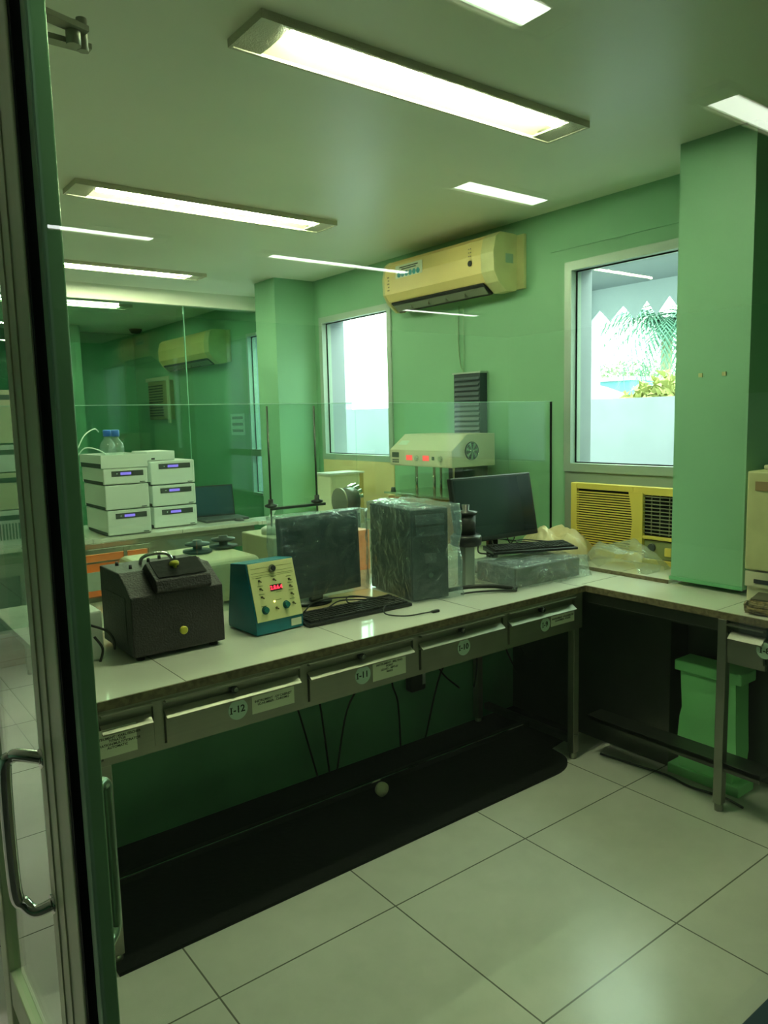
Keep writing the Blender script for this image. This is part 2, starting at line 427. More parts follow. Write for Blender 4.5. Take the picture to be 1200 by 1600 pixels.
MB().box(-.1, 2.1, -.05, 1.8, 2.2, 2.28).done('roof', m_ow, sh)
tag(MB().prism([(6.9, -.2), (9.5, -.2), (9.5, 2.35), (7.63, 1.945), (6.95, 1.72)], 10, 10.4, 'x').done('sloping_roof', m_ow), 'pale lean-to roof sloping down in front of the shed', 'roof')
# palm
m_palm = mat('palm_green', (.055, .15, .115), .6); m_bush = mat('yellow_green_leaves', (.30, .31, .11), .7)
pm = thing('palm_tree', 'palm tree with drooping fronds beyond the parapet wall', 'palm', (9.2, 5.85, 0))
MB().cyl((0, 0, -.2), (.1, 0, 2.75), .10, .07, 12).done('trunk', mat('palm_bark', (.3, .28, .2), .8), pm)
rp = random.Random(5); fb = MB()
for i in range(60):
    a = rp.uniform(0, 6.28); L = rp.uniform(.6, 1.15); el = rp.uniform(-.3, 1.1)
    prev = None
    for k in range(14):
        t = k/13; p = Vector((.1+math.cos(a)*L*t, math.sin(a)*L*t, 2.75+math.sin(el)*L*t-.9*t*t))
        if prev is not None:
            d = (p-prev).normalized(); side = d.cross(Vector((0, 0, 1))).normalized()
            for sg in (-1, 1):
                q = p+side*sg*.28*(1-.6*t)+Vector((0, 0, -.12))
                v = [fb.bm.verts.new(x) for x in (prev, prev+d*.035, q+d*.1)]
                fb.bm.faces.new(v)
        prev = p
fb.done('fronds', m_palm, pm)
def bush(name, label, loc, s, m, n, seed):
    rr = random.Random(seed); b = MB()
    for i in range(n):
        v = Vector((rr.gauss(0, 1), rr.gauss(0, 1), rr.gauss(0, 1))).normalized()*(.6+.4*rr.random())
        p = Vector((v.x*s[0], v.y*s[1], v.z*s[2])); q = Vector((rr.uniform(-1, 1), rr.uniform(-1, 1), rr.uniform(-1, 1)))*.09
        w = Vector((rr.uniform(-1, 1), rr.uniform(-1, 1), rr.uniform(-1, 1)))*.09
        b.bm.faces.new([b.bm.verts.new(x) for x in (p, p+q, p+q*.5+w)])
    return tag(b.done(name, m, loc=loc), label, 'bush')
bush('bush', 'yellow-green bush in front of the palm, beyond the parapet', (7.3, 4.45, 1.35), (.4, .78, .55), m_bush, 5000, 2)
bush('bush', 'dark green hedge behind the turquoise shed roof', (19.0, 13.5, 1.9), (1, 4, 1.1), mat('hedge_green', (.14, .20, .11), .7), 9000, 4)

# ============================================================ GLAZED DOORS (the photo looks through door_1)
d1 = struct(MB().box(.1925, .2105, YG+.004, YG+.022, .0, ZC, .002).box(3.26, 3.3, YG+.004, YG+.04, .0, ZC).done('door_1', brushed('green_grey_aluminium', (.30, .52, .34), .38, 2, .4)))
MB().box(.1965, 3.28, YG, YG+.004, .0, ZC).done('pane', m_tint, d1)
MB().tube([(.207, YG+.02, 1.146), (.214, YG+.032, 1.150), (.2225, YG+.042, 1.146), (.225, YG+.044, 1.125), (.225, YG+.044, 1.00), (.2225, YG+.042, .978), (.214, YG+.032, .974), (.207, YG+.02, .978)], .006, 12).done('handle', mat('satin_green_metal', (.25, .36, .27), .3, .8), d1)
XL = .196
st = MB()
st.box(XL-.012, XL+.012, .790, .905, .0, ZC-.15, .003)
st.box(XL-.0135, XL-.011, .838, .846, .0, ZC-.15); st.box(XL-.0135, XL-.011, .873, .877, .0, ZC-.15)
st.box(XL-.010, XL+.010, .905, 1.26, .60, .66, .002); st.box(XL-.010, XL+.010, .905, 1.26, .0, .09)
st.box(XL-.010, XL+.010, .905, 1.26, 2.37, ZC-.15); st.box(XL-.012, XL+.012, 1.26, 1.31, .0, ZC-.15, .003)
d2 = struct(st.done('door_2', brushed('olive_aluminium', (.72, .76, .55), .36, 2, .3)))
MB().box(XL-.002, XL+.002, .905, 1.26, .09, 2.37).done('pane', glass('leaf_glass', (.84, .97, .82), f0=.04), d2)
MB().box(XL-.010, XL+.002, .781, .790, .0, ZC-.15).done('rubber_seal', m_rubber, d2)
def dhandle(sg):
    x = XL+sg*.012; g = XL+sg*.048
    b = MB(); y = .905
    pts = [(x, y-.012, 1.150), (x+sg*.018, y-.004, 1.156), (g-sg*.008, y+.004, 1.154), (g, y+.006, 1.135), (g, y+.006, .998), (g-sg*.008, y+.004, .976), (x+sg*.018, y-.004, .966), (x, y-.012, .972)]
    b.tube(pts, .0072, 14)
    b.cyl((x-sg*.002, y-.012, 1.150), (x+sg*.003, y-.012, 1.150), .011); b.cyl((x-sg*.002, y-.012, .972), (x+sg*.003, y-.012, .972), .011)
    b.done('handle', m_chrome, d2)
dhandle(-1); dhandle(1)
cl = thing('door_closer', 'folding metal closer arm at the top of the glass door', 'door closer', (.40, 1.83, 2.28))
MB().prism([(-.10, -.09), (.20, .0), (.195, .035), (-.105, -.055)], .12, .132, 'z').done('arm', m_steel, cl)
MB().prism([(-.10, .03), (.215, .035), (.215, .065), (-.10, .065)], .10, .112, 'z').done('arm', m_steel, cl)
MB().cyl((.195, .035, .09), (.195, .035, .16), .012, None, 12).cyl((.17, .02, .09), (.17, .02, .14), .016).done('pivot', m_steel, cl)

# ============================================================ CEILING LAMPS
def lamp(xc, yc, L, label, tube_m, group, w=.2, wide=False):
    t = thing('ceiling_lamp', label, 'lamp', (xc, yc, ZC), 0, group)
    h = L/2; d = .024; rim = .010
    MB().box(-h, h, -w/2, -w/2+rim, -d, 0).box(-h, h, w/2-rim, w/2, -d, 0).box(-h, -h+rim, -w/2+rim, w/2-rim, -d, 0).box(h-rim, h, -w/2+rim, w/2-rim, -d, 0).done('frame', m_lampc, t)
    for sg in (-1, 1):
        x0, x1 = sorted((sg*(h-rim), sg*(h-.10)))
        MB().box(x0, x1, -w/2+rim, w/2-rim, -d+.004, -d+.010).done('end_plate', m_lampc, t)
    b = MB(); n = 10; X0, X1 = -h+.1, h-.1; ww = w/2-rim
    prev = None
    for i in range(n+1):
        a = -ww+2*ww*i/n; z = -.001-.014*(abs(a)/ww)**2.2
        cur = [b.bm.verts.new((X0, a, z)), b.bm.verts.new((X1, a, z))]
        if prev: b.bm.faces.new((prev[0], prev[1], cur[1], cur[0]))
        prev = cur
    for f in b.bm.faces: f.smooth = True
    b.done('reflector', m_lampw, t)
    if wide:
        MB().box(X0, X1, -w*.32, w*.32, -.020, -.016).done('diffuser', tube_m, t)
        return t
    MB().cyl((X0+.01, -.035, -.0135), (X1-.01, -.035, -.0135), .0115, None, 14).done('tube', tube_m, t)
    return t
GL = 'fluorescent fittings in rows on the laboratory ceiling'
lamp(1.75, 1.97, 1.37, 'fluorescent ceiling fitting nearest to the glass door, longest and brightest of the row', m_tubew, GL)
lamp(1.75, 3.65, 1.38, 'fluorescent ceiling fitting second from the glass door', m_tubew, GL)
lamp(1.77, 5.36, 1.38, 'fluorescent ceiling fitting third from the door, just before the ceiling beam', m_tubew, GL, .17)
lamp(1.81, 7.03, 1.38, 'fluorescent ceiling fitting beyond the ceiling beam, in the far room', m_tubew, GL, .17)
GM = 'fluorescent fittings of the corridor, mirrored in the glass door'
for (xc, L, yv, lb) in ((1.085, 1.37, 1.46, 'corridor fitting mirrored at the top edge of the glass'), (3.2, 1.36, 1.46, 'corridor fitting mirrored faintly above the right-hand column'),
                    (2.79, .74, 2.65, 'short corridor fitting mirrored between the big lamp and the window'), (1.13, 1.37, 4.38, 'corridor fitting mirrored between the second and third ceiling lamps'),
                    (3.08, 1.33, 4.42, 'corridor fitting mirrored across the split air conditioner'), (5.34, 1.18, 5.92, 'corridor fitting mirrored just under the split air conditioner')):
    lamp(xc, 2*YG-yv, L, lb, m_tubef if xc == 3.2 else m_tubec, GM, .15 if yv < 4 else .12, True)

# ============================================================ MAIN WORKBENCH
ZB = .78
wt = MB().box(.56, 2.66, 2.045, 3.4, ZB-.022, ZB)
wt = tag(wt.done('worktop', m_bench), 'long white laminate worktop carrying the computers and the black cabinet', 'worktop')
MB().box(.56, 2.652, 2.038, 2.045, ZB-.026, ZB+.0005).done('edge_band', m_edgew, wt)
struct(MB().box(.56, 2.839, 2.64, 2.755, 0, ZB-.024).done('wall_low', m_wall2))
bench = thing('workbench', 'stainless steel workbench with four numbered drawers in front', 'workbench', (0, 0, 0))
ap = MB()
ZA0, ZA1 = .595, ZB-.026
drs = [(.30+.27, .722), (.750, 1.207), (1.232, 1.680), (1.706, 2.145), (2.170, 2.585)]
DZ0, DZ1 = .612, .738
ap.box(.56, 2.64, 2.045, 2.06, DZ1, ZA1); ap.box(.56, 2.64, 2.045, 2.06, ZA0, DZ0)
edges = [.56]+[v for d in drs for v in d]+[2.64]
for a, b in zip(edges[0::2], edges[1::2]):
    if b-a > .001: ap.box(a, b, 2.045, 2.06, DZ0, DZ1)
ap.box(.56, 2.64, 2.058, 2.07, ZA0, DZ1)
ap.box(.56, 2.60, 2.042, 2.046, DZ1+.002, DZ1+.006)
ap.done('apron', m_steel, bench)
names = [('', ''), ('I-12', 'INSTRUMENT : UV CABINET\nI.D.NUMBER : CHROMO'), ('I-11', 'INSTRUMENT : MELTING\nPOINT\nI.D.NO. : MPT-01\nMAKE'), ('I-10', None), ('I-9', 'INSTRUMENT : POLARIMETER\nI.D.NUMBER : POLARI')]
for i, (x0, x1) in enumerate(drs):
    dr = MB()
    e = .004
    dr.box(x0+e, x1-e, 2.036, 2.05, DZ0+.003, .690)
    dr.prism([(2.024, .688), (2.024, .692), (2.050, .710), (2.056, .704), (2.036, .690)], x0+e, x1-e-(.004), 'x')
    drw = dr.done('drawer', m_steel, bench)
    MB().prism([(2.030, DZ1-.002), (2.030, DZ1+.004), (2.046, DZ1+.004), (2.05, DZ1-.004)], x0+e, x1-e, 'x').done('rim', m_steel, drw)
    cx = (x0+x1)/2
    if i:
        MB().cyl((cx-.008, 2.052, .722), (cx-.008, 2.030, .722), .011, None, 16).done('lock', m_black, drw)
        MB().cyl((cx-.006, 2.031, .722), (cx-.006, 2.027, .722), .007, None, 14).done('keyhole', m_chrome, drw)
    if names[i][0]:
        dx = {1: .979, 2: 1.448, 3: 1.921, 4: 2.385}[i]; r = .032 if i < 4 else .029
        dd = MB().cyl((dx, 2.036, .657), (dx, 2.0345, .657), r, None, 32).done('number_disc', mat('disc_white', (.60, .78, .66), .6), drw)
        number(names[i][0], .030, dd, (dx, 2.0342, .657), FY)
        if names[i][1]:
            pr = {1: (1.026, 1.176, .628, .694), 2: (1.490, 1.636, .622, .700), 4: (2.421, 2.572, .640, .690)}[i]
            pp = MB().box(pr[0], pr[1], 2.0345, 2.036, pr[2], pr[3]).done('paper_label', m_paper, drw)
            text(names[i][1], .0105, m_ink, pp, ((pr[0]+pr[1])/2, 2.0343, (pr[2]+pr[3])/2), FY, 'printed_text')
    if i == 0:
        pp = MB().box(.560, .668, 2.0345, 2.036, .622, .702).done('paper_label', m_paper, drw)
        text('INSTRUMENT : KARL FISCHER\nTITRATOR\nTITRATION/MULTITITRATOR\nAUTOMATIC', .0098, m_ink, pp, (.614, 2.0343, .662), FY, 'printed_text')
def leg(b, x, y, ztop, par, s=.017):
    b.box(x-s, x+s, y-s, y+s, .03, ztop, .002).cyl((x, y, 0), (x, y, .032), s*.95, None, 16)
for (x, y) in ((2.603, 2.062), (.58, 2.062), (2.56, 2.615), (.58, 2.615)):
    b = MB(); leg(b, x, y, ZA0, bench); b.done('leg', m_steel, bench)
MB().tube([(2.585, 2.042, .12), (2.603, 2.04, .112), (2.622, 2.044, .122)], .0022, 6).done('tie_wire', m_chrome, bench)
sf = MB().box(.60, 2.585, 2.300, 2.325, .075, .100).done('stretcher', m_gran, bench)
MB().box(.60, 2.585, 2.296, 2.300, .096, .101).done('bright_edge', m_chrome, sf)
MB().box(2.588, 2.618, 2.08, 2.60, .070, .100).done('side_rail', m_steel_d, bench)
MB().box(.565, .595, 2.08, 2.60, .070, .100).done('side_rail', m_steel_d, bench)
# rubber mat
pts = [(.565, 2.0), (2.42, 2.0)]
for k in range(9):
    a = k/8*math.pi/2; pts.append((2.42+.16*math.sin(a), 2.12-.12*math.cos(a)))
pts += [(2.59, 2.18), (2.835, 2.22), (2.835, 2.635), (.565, 2.635)]
tag(MB().prism(pts, .0, .012, 'z').done('floor_mat', m_rubber), 'black rubber mat on the floor under the workbench', 'mat')

# ============================================================ RIGHT-HAND BENCH AND LEDGE
wt2 = MB().box(2.66, 3.29, .95, 4.9, ZB-.022, ZB)
wt2 = tag(wt2.done('worktop', m_bench2), 'white worktop running along the window wall, right of the corner', 'worktop')
MB().box(2.652, 2.66, 1.25, 2.045, ZB-.026, ZB+.0005).done('edge_band', m_edgew, wt2)
lg = tag(MB().box(2.94, 3.295, 1.82, 2.70, ZB, ZB+.016).done('window_ledge', m_bench2), 'raised white ledge under the window air conditioner', 'ledge')
MB().box(2.934, 2.94, 1.82, 2.70, ZB, ZB+.0165).done('edge_band', m_edgew, lg)
b2 = thing('side_bench', 'stainless steel side bench with drawer at the right, square front leg', 'workbench', (0, 0, 0))
MB().box(2.662, 2.674, 1.26, 2.03, .70, ZB-.026).box(2.658, 2.662, 1.26, 2.03, .704, .708).done('apron', m_steel_d, b2)
MB().box(2.662, 2.674, 1.26, 1.40, .59, .612).done('lower_rail', m_steel_y, b2)
MB().box(2.97, 2.985, 1.26, 1.74, .02, ZB-.03).box(2.84, 2.985, 1.74, 2.648, .005, ZB-.03).done('back_panel', m_steel_d, b2)
b = MB(); leg(b, 2.665, 1.416, ZB-.026, b2); b.done('leg', m_steel_y, b2)
MB().box(2.655, 2.76, 1.26, 2.03, .178, .196).box(2.655, 2.660, 1.26, 2.03, .165, .198).done('shelf', m_steel_d, b2)
dr = MB().box(2.646, 2.66, 1.26, 1.393, .614, .69)
dr.prism([(2.628, .688), (2.628, .692), (2.66, .716), (2.666, .706), (2.646, .69)], 1.26, 1.385, 'y')
drw = dr.done('drawer', m_steel_y, b2)
MB().box(2.64, 2.664, 1.26, 1.395, .736, .742).done('rim', m_steel_y, drw)
dd = MB().cyl((2.646, 1.243+.012, .672), (2.6445, 1.255, .672), .030, None, 32).done('number_disc', mat('disc_white', (.6, .78, .66), .6), drw)
number('I-8', .030, dd, (2.6442, 1.252, .672), FX)
gb = thing('plastic_bin', 'green plastic bin with a rimmed lid under the side bench', 'bin', (2.815, 1.56, 0))
MB().prism([(-.115, .04), (.115, .04), (.125, .16), (.118, .26), (.108, .30), (.118, .46), (-.118, .46), (-.122, .3), (-.128, .16)], -.0, .10, 'x').done('body', m_bin, gb)
MB().box(-.012, .108, -.145, .140, .455, .50, .006).done('lid', m_bin, gb)
MB().box(-.014, .108, -.15, .16, .0, .042, .004).done('base', m_bin, gb)
tag(MB().tube([(2.72, 2.0, .005), (2.74, 1.85, .005), (2.76, 1.7, .005), (2.74, 1.58, .006), (2.76, 1.45, .006), (2.74, 1.36, .006)], .005, 8).done('cable', m_cable), 'black cable lying on the floor under the side bench', 'cable')
tag(MB().box(1.70, 1.95, .62, .832, 0, .02, .004).done('floor_pad', mat('navy_rubber', (.01, .03, .05), .6)), 'dark navy pad on the floor in the bottom right corner', 'mat')
# tall cream instrument + wrapped keyboard on it
ri = thing('cream_instrument', 'tall cream bench instrument at the right edge of the photo', 'instrument', (2.84, 1.20, ZB))
MB().box(.0, .34, .0, .238, .135, .512, .006).done('housing', m_acside, ri)
MB().box(.02, .34, .0, .236, .008, .128, .004).box(.004, .02, .0, .236, .07, .128).done('base', m_cream, ri)
MB().box(.1, .34, .02, .225, .512, .53, .004).done('cap', m_cream, ri)
MB().box(-.003, .0, .11, .205, .44, .475).done('badge_plate', mat('brown_badge', (.3, .2, .08), .5), ri)
MB().box(.0, .02, .02, .2, .085, .10).done('slot', m_dark, ri)
wp = MB()
rk = random.Random(11)
wp.box(-.06, .06, -.13, .13, 0, .05, .02, 3)
bmesh.ops.subdivide_edges(wp.bm, edges=wp.bm.edges, cuts=2, use_grid_fill=True)
for v in wp.bm.verts:
    if v.co.z > .004: v.co += Vector((rk.uniform(-.005, .005), rk.uniform(-.005, .005), rk.uniform(-.006, .006)))
wpo = thing('wrapped_keypad', 'bubble-wrapped brown keypad in front of the cream instrument', 'keypad', (2.755, 1.235, ZB+.002), R(8))
wp.done('wrap', mat('brown_wrap', (.36, .26, .11), .25, noise=.5, nscale=60, bump=1, bscale=90, coat=.8), wpo)
MB().prism([(-.04, .047), (.04, .047), (.04, .066), (-.04, .056)], -.09, .11, 'y').done('keypad', mat('dark_brown', (.08, .07, .04), .4), wpo)

# ============================================================ PARTITION GLASS ON THE BENCH
gp = thing('bench_screen', 'clear glass screen standing along the back of the workbench', 'glass screen', (0, 2.72, ZB))
for (x0, x1) in ((.50, 1.17), (1.172, 1.935), (1.937, 3.23)):
    p = MB().box(x0, x1, 0, .006, 0, .812).done('pane', m_clear, gp)
    MB().box(x0, x1, -.001, .007, .812, .8145).done('top_edge', mat('glass_edge_light', (.35, .62, .5), .3), p)
MB().box(3.23, 3.238, -.001, .008, 0, .812).done('end_edge', m_rubber, gp)

# ============================================================ BLACK CABINET (oven-like viewing cabinet)
ov = thing('viewing_cabinet', 'black crackle-finish viewing cabinet with sloping hood and two yellow knobs', 'cabinet', (.765, 2.305, ZB))
prof = [(0, .016), (0, .208), (.105, .272), (.295, .272), (.295, .016)]
MB().prism(prof, 0, .31, 'x', bev=.004).done('body', m_oven, ov)
hd = MB().prism([(.125, .268), (.085, .296), (-.004, .252), (-.012, .218), (.012, .200), (.03, .21)], .082, .268, 'x', bev=.003).done('hood', m_oven, ov)
MB().prism([(.082, .2985), (.002, .2585), (.0, .2605), (.080, .3005)], .094, .256, 'x').done('hood_lid', m_rubber, hd)
MB().lathe([(.006, 0), (.006, .008), (.015, .010), (.016, .02), (.012, .024), (0.0, .024)], (0, 0, 0), 20).done('knob', m_yknob, hd, rot=(R(-24), 0, 0), loc=(.165, .040, .276))
MB().lathe([(.005, 0), (.005, .006), (.0125, .008), (.0135, .016), (.010, .019), (0.0, .019)], (0, 0, 0), 20).done('knob', m_yknob, ov, rot=(R(90), 0, 0), loc=(.161, 0, .081))
MB().tube([(.11, .21, .27), (.115, .20, .295), (.14, .18, .308), (.185, .165, .307), (.205, .165, .285)], .006, 10).done('handle', m_chrome, ov)
for (x, y) in ((.06, .16), (.15, .24), (.235, .22), (.20, .27), (.045, .25)):
    MB().cyl((x, y, .27), (x, y, .285), .006, .005, 12).done('screw', m_blackm, ov)
for (x, y) in ((.03, .03), (.28, .03), (.03, .26), (.28, .26)):
    MB().cyl((x, y, 0), (x, y, .018), .014, None, 14).done('foot', m_rubber, ov)
MB().box(-.002, .0, .05, .24, .05, .2).done('side_panel', m_oven, ov)

# ============================================================ TEAL METER
tl = thing('melting_point_apparatus', 'teal boxed meter with yellow front panel and red digital display', 'meter', (1.192, 2.302, ZB), R(3))
MB().prism([(0, .004), (0, .050), (.058, .252), (.165, .240), (.20, .02), (.195, .004)], 0, .195, 'x', bev=.003).done('case', m_teal, tl)
ang = math.atan2(.202, .058); th = R(90)-ang
pn = bpy.data.objects.new('front_panel', None)
pl = MB().box(.004, .191, -.0045, -.001, .0, .206, .001).done('front_panel', m_panel, tl, rot=(-th, 0, 0), loc=(0, .000, .050))
def onp(mb, name, m): return mb.done(name, m, pl)
MB().cyl((.098, -.004, .180), (.098, -.010, .180), .0135, None, 24).cyl((.098, -.009, .18), (.098, -.016, .18), .010, .011, 24).done('eyepiece_ring', m_chrome, pl)
MB().cyl((.098, -.0155, .180), (.098, -.0185, .180), .0085, None, 24).done('eyepiece', m_dark, pl)
ds = MB().box(.078, .126, -.006, -.004, .100, .122).done('display', m_dark, pl)
text('2.8.6.4', .0185, m_red, ds, (.102, -.0066, .1108), FY, 'digits', .0003)
for (x, z) in ((.038, .143), (.038, .114), (.038, .085), (.098, .140), (.160, .132), (.160, .108), (.160, .080), (.160, .046), (.088, .040)):
    MB().cyl((x, -.004, z), (x, -.008, z), .0042, None, 10).cyl((x, -.008, z), (x+.002, -.016, z-.006), .002, .0026, 8).done('toggle_switch', mat('dark_olive_metal', (.12, .12, .05), .35, .6), pl)
for (x, z) in ((.042, .038), (.130, .044)):
    MB().cyl((x, -.004, z), (x, -.006, z), .0145, None, 24).cyl((x, -.006, z), (x, -.018, z), .011, .0095, 24).done('knob', mat('teal_knob', (.01, .13, .12), .3), pl)
MB().cyl((.084, -.004, .063), (.084, -.008, .063), .003, None, 10).done('pilot_light', emission('amber_light', (1, .8, .3), 3.0), pl)
ln = MB()
for z in (.196-.01, .170, .160, .154): ln.box(.012, .183, -.0052, -.0044, z, z+.0012)
for (x, z) in ((.028, .152), (.028, .123), (.028, .094), (.088, .150), (.150, .142), (.152, .118), (.150, .092), (.148, .060), (.092, .066), (.028, .052), (.098, .093)): ln.box(x, x+.022, -.0052, -.0044, z, z+.0022)
ln.done('printed_marks', mat('olive_ink', (.22, .25, .08), .7), pl)
MB().box(.143, .186, -.0015, .0, .014, .040).done('rating_sticker', m_paper, tl)
for x in (.02, .175):
    MB().cyl((x, .03, 0), (x, .03, .006), .01, None, 12).done('foot', m_rubber, tl)

# ============================================================ plastic sheet helper
def crumple(mb, amp, scale, seed, zmin=None):
    from mathutils import noise
    noise.seed_set(seed)
    for v in mb.bm.verts:
        n = noise.noise_vector(v.co*scale+Vector((seed*3.1, 0, 0)))
        n2 = noise.noise_vector(v.co*scale*3+Vector((seed*7.1, 5, 0)))
        v.co += (n+n2*.4)*amp
        if zmin is not None and v.co.z < zmin: v.co.z = zmin
    for f in mb.bm.faces: f.smooth = True
def bagbox(x0, x1, y0, y1, z0, z1, flare, amp, seed, cuts=14, open_bottom=True):
    mb = MB(); nx, ny, nz = cuts, cuts, cuts
    def grid(f, a, b):
        vs = [[mb.bm.verts.new(f(i/a, j/b)) for j in range(b+1)] for i in range(a+1)]
        for i in range(a):
            for j in range(b): mb.bm.faces.new((vs[i][j], vs[i+1][j], vs[i+1][j+1], vs[i][j+1]))
    def pos(u, v, w):
        k = 1+flare*(1-w)
        cx, cy = (x0+x1)/2, (y0+y1)/2
        return Vector((cx+(u-.5)*(x1-x0)*k, cy+(v-.5)*(y1-y0)*k, z0+(z1-z0)*w))
    grid(lambda a, b: pos(a, 0, b), nx, nz); grid(lambda a, b: pos(a, 1, b), nx, nz)
    grid(lambda a, b: pos(0, a, b), ny, nz); grid(lambda a, b: pos(1, a, b), ny, nz)
    grid(lambda a, b: pos(a, b, 1), nx, ny)
    bmesh.ops.remove_doubles(mb.bm, verts=mb.bm.verts, dist=1e-4)
    crumple(mb, amp, 14, seed, z0)
    return mb

# ============================================================ MONITOR 1 (bagged) + keyboard + PC tower
def monitor(name, label, loc, rz, w, h, tilt, neck, stand=True, lower=0.0):
    t = thing(name, label, 'monitor', loc, rz)
    hz = MB().box(-w/2, w/2, 0, .028, 0, h, .006).box(-w*.32, w*.32, .028, .05, h*.2, h*.8, .008)
    pn = hz.done('housing', m_black, t, rot=(-tilt, 0, 0), loc=(0, 0, neck))
    MB().box(-w/2+.014, w/2-.014, -.001, .001, .022, h-.014).done('screen', m_screen, pn)
    if stand:
        MB().box(-.03, .03, .045, .07, .01, neck+.08, .006).done('neck', m_black, t)
        MB().lathe([(.09, 0), (.09, .006), (.07, .012), (.03, .016), (0, .016)], (0, .10, 0), 32).done('base', m_black, t)
    return t
monitor('computer_monitor', 'dark monitor in clear plastic behind the front keyboard', (1.60, 2.50, ZB+.007), R(3), .385, .325, R(2), .045)
tag(bagbox(1.388, 1.812, 2.484, 2.56, ZB+.045, 1.162, .0, .0045, 2, 22).done('plastic_cover', m_bag), 'clear plastic cover pulled over the left monitor', 'plastic cover')
tag(MB().box(1.38, 1.92, 2.425, 2.64, ZB, ZB+.006, .002).done('amber_reflection_sheet', mat('amber_reflection_gloss', (.58, .46, .26), .15)), 'brown sheet standing in for the amber reflection on the worktop under the left monitor', 'board')  # added sheet: amber reflection on the worktop put into its colour

def keyboard(label, loc, rz, L=.45, W=.14):
    t = thing('keyboard', label, 'keyboard', loc, rz)
    MB().prism([(-W/2, 0), (W/2, 0), (W/2, .022), (-W/2, .012)], -L/2, L/2, 'x', bev=.003).done('body', m_black, t)
    kb = MB()
    for r in range(6):
        for k in range(22):
            if r == 0 and 4 < k < 10: continue
            y = -W/2+.014+r*.0195; z = .012+.010*(y+W/2)/W
            x = -L/2+.012+k*(L-.024)/22
            kb.box(x, x+(L-.024)/22-.003, y, y+.0155, z, z+.008, M=None)
    kb.box(-L/2+.012+5*(L-.024)/22, -L/2+.012+10*(L-.024)/22-.003, -W/2+.014, -W/2+.0295, .012, .020)
    kb.done('keys', m_blackm, t)
    return t
k1 = keyboard('black keyboard on the worktop in front of the left monitor', (1.63, 2.345, ZB+.001), 0, .48)
tag(MB().tube([(1.42, 2.36, ZB+.04), (1.5, 2.40, ZB+.06), (1.62, 2.37, ZB+.062), (1.70, 2.35, ZB+.05), (1.66, 2.31, ZB+.045), (1.60, 2.33, ZB+.05), (1.64, 2.38, ZB+.06), (1.74, 2.33, ZB+.045), (1.79, 2.28, ZB+.036), (1.72, 2.26, ZB+.03), (1.69, 2.215, ZB+.012), (1.74, 2.16, ZB+.006), (1.82, 2.145, ZB+.006), (1.86, 2.14, ZB+.006)], .0028, 8).tube([(1.50, 2.34, ZB+.036), (1.58, 2.36, ZB+.055), (1.68, 2.33, ZB+.05), (1.78, 2.36, ZB+.04), (1.85, 2.40, ZB+.03)], .0028, 8).box(1.855, 1.888, 2.132, 2.147, ZB, ZB+.010, .002).done('usb_cable', m_cable), 'black cable coiled on the front keyboard with its plug on the worktop', 'cable')

pc = thing('computer_tower', 'black computer tower in a clear plastic bag beside the left monitor', 'computer', (1.905, 2.315, ZB+.004), R(-9))
MB().box(0, .175, .012, .36, 0, .372, .004).done('case', m_blackm, pc)
MB().box(0, .175, 0, .014, 0, .372, .005).done('front_bezel', m_black, pc)
MB().box(.02, .155, -.002, .0, .31, .35).box(.02, .155, -.002, 0, .262, .300).done('drive_bay', mat('bezel_grey', (.05, .07, .08), .35), pc)
MB().cyl((.0875, 0, .10), (.0875, -.003, .10), .011, None, 20).done('logo_badge', m_chrome, pc)
MB().box(.06, .115, -.002, 0, .15, .19).done('port_cover', m_greyp, pc)
bgm = bagbox(-.010, .222, -.018, .372, .0, .385, .05, .008, 5, 26)
bo = bgm.done('plastic_bag', m_bag, loc=(1.905, 2.315, ZB+.004), rot=(0, 0, R(-9)))
tag(bo, 'clear plastic bag draped over the black computer tower', 'plastic bag')

# ============================================================ black jar-like stirrer between tower and right monitor
jr = thing('sample_spinner', 'black round instrument head on a grey stand right of the tower', 'instrument', (2.285, 2.40, ZB+.0))
MB().box(-.03, .03, -.025, .025, 0, .18, .004).done('stand', mat('stand_grey', (.30, .33, .30), .4), jr)
MB().lathe([(.058, .18), (.068, .185), (.069, .22), (.06, .23), (.0, .23)]).done('turntable', m_black, jr)
MB().lathe([(.043, .23), (.043, .32), (.0, .32)]).done('drum', m_blackm, jr)
MB().lathe([(.05, .32), (.052, .33), (.014, .336), (.017, .36), (.0, .36)]).done('lid', m_black, jr)

# ============================================================ desktop PC lying flat, bagged, with keyboard and monitor 2
fp = thing('desktop_computer', 'grey desktop computer lying flat in plastic near the bench corner', 'computer', (2.39, 2.20, ZB+.002), R(-2))
MB().box(0, .41, .012, .25, .0, .085, .004).done('case', mat('grey_blue_case', (.07, .09, .10), .35), fp)
MB().box(0, .41, 0, .014, .0, .085, .004).done('front_bezel', m_black, fp)
bb = bagbox(-.03, .43, -.02, .262, 0, .097, .10, .013, 9, 24)
tag(bb.done('plastic_bag', m_bag3, loc=(2.39, 2.20, ZB+.002), rot=(0, 0, R(-2))), 'crinkled clear plastic bag around the flat desktop computer', 'plastic bag')
k2 = keyboard('black keyboard resting on top of the plastic-covered desktop computer', (2.67, 2.37, ZB+.115), R(-24), .42)
k2.rotation_euler = (0, 0, R(-24))
tag(MB().tube([(2.50, 2.44, ZB+.145), (2.56, 2.50, ZB+.165), (2.66, 2.46, ZB+.15), (2.72, 2.38, ZB+.14), (2.62, 2.40, ZB+.15), (2.70, 2.46, ZB+.15), (2.80, 2.38, ZB+.14), (2.86, 2.30, ZB+.135)], .0028, 8).done('usb_cable', m_cable), 'black cable looped over the keyboard on the flat computer', 'cable')
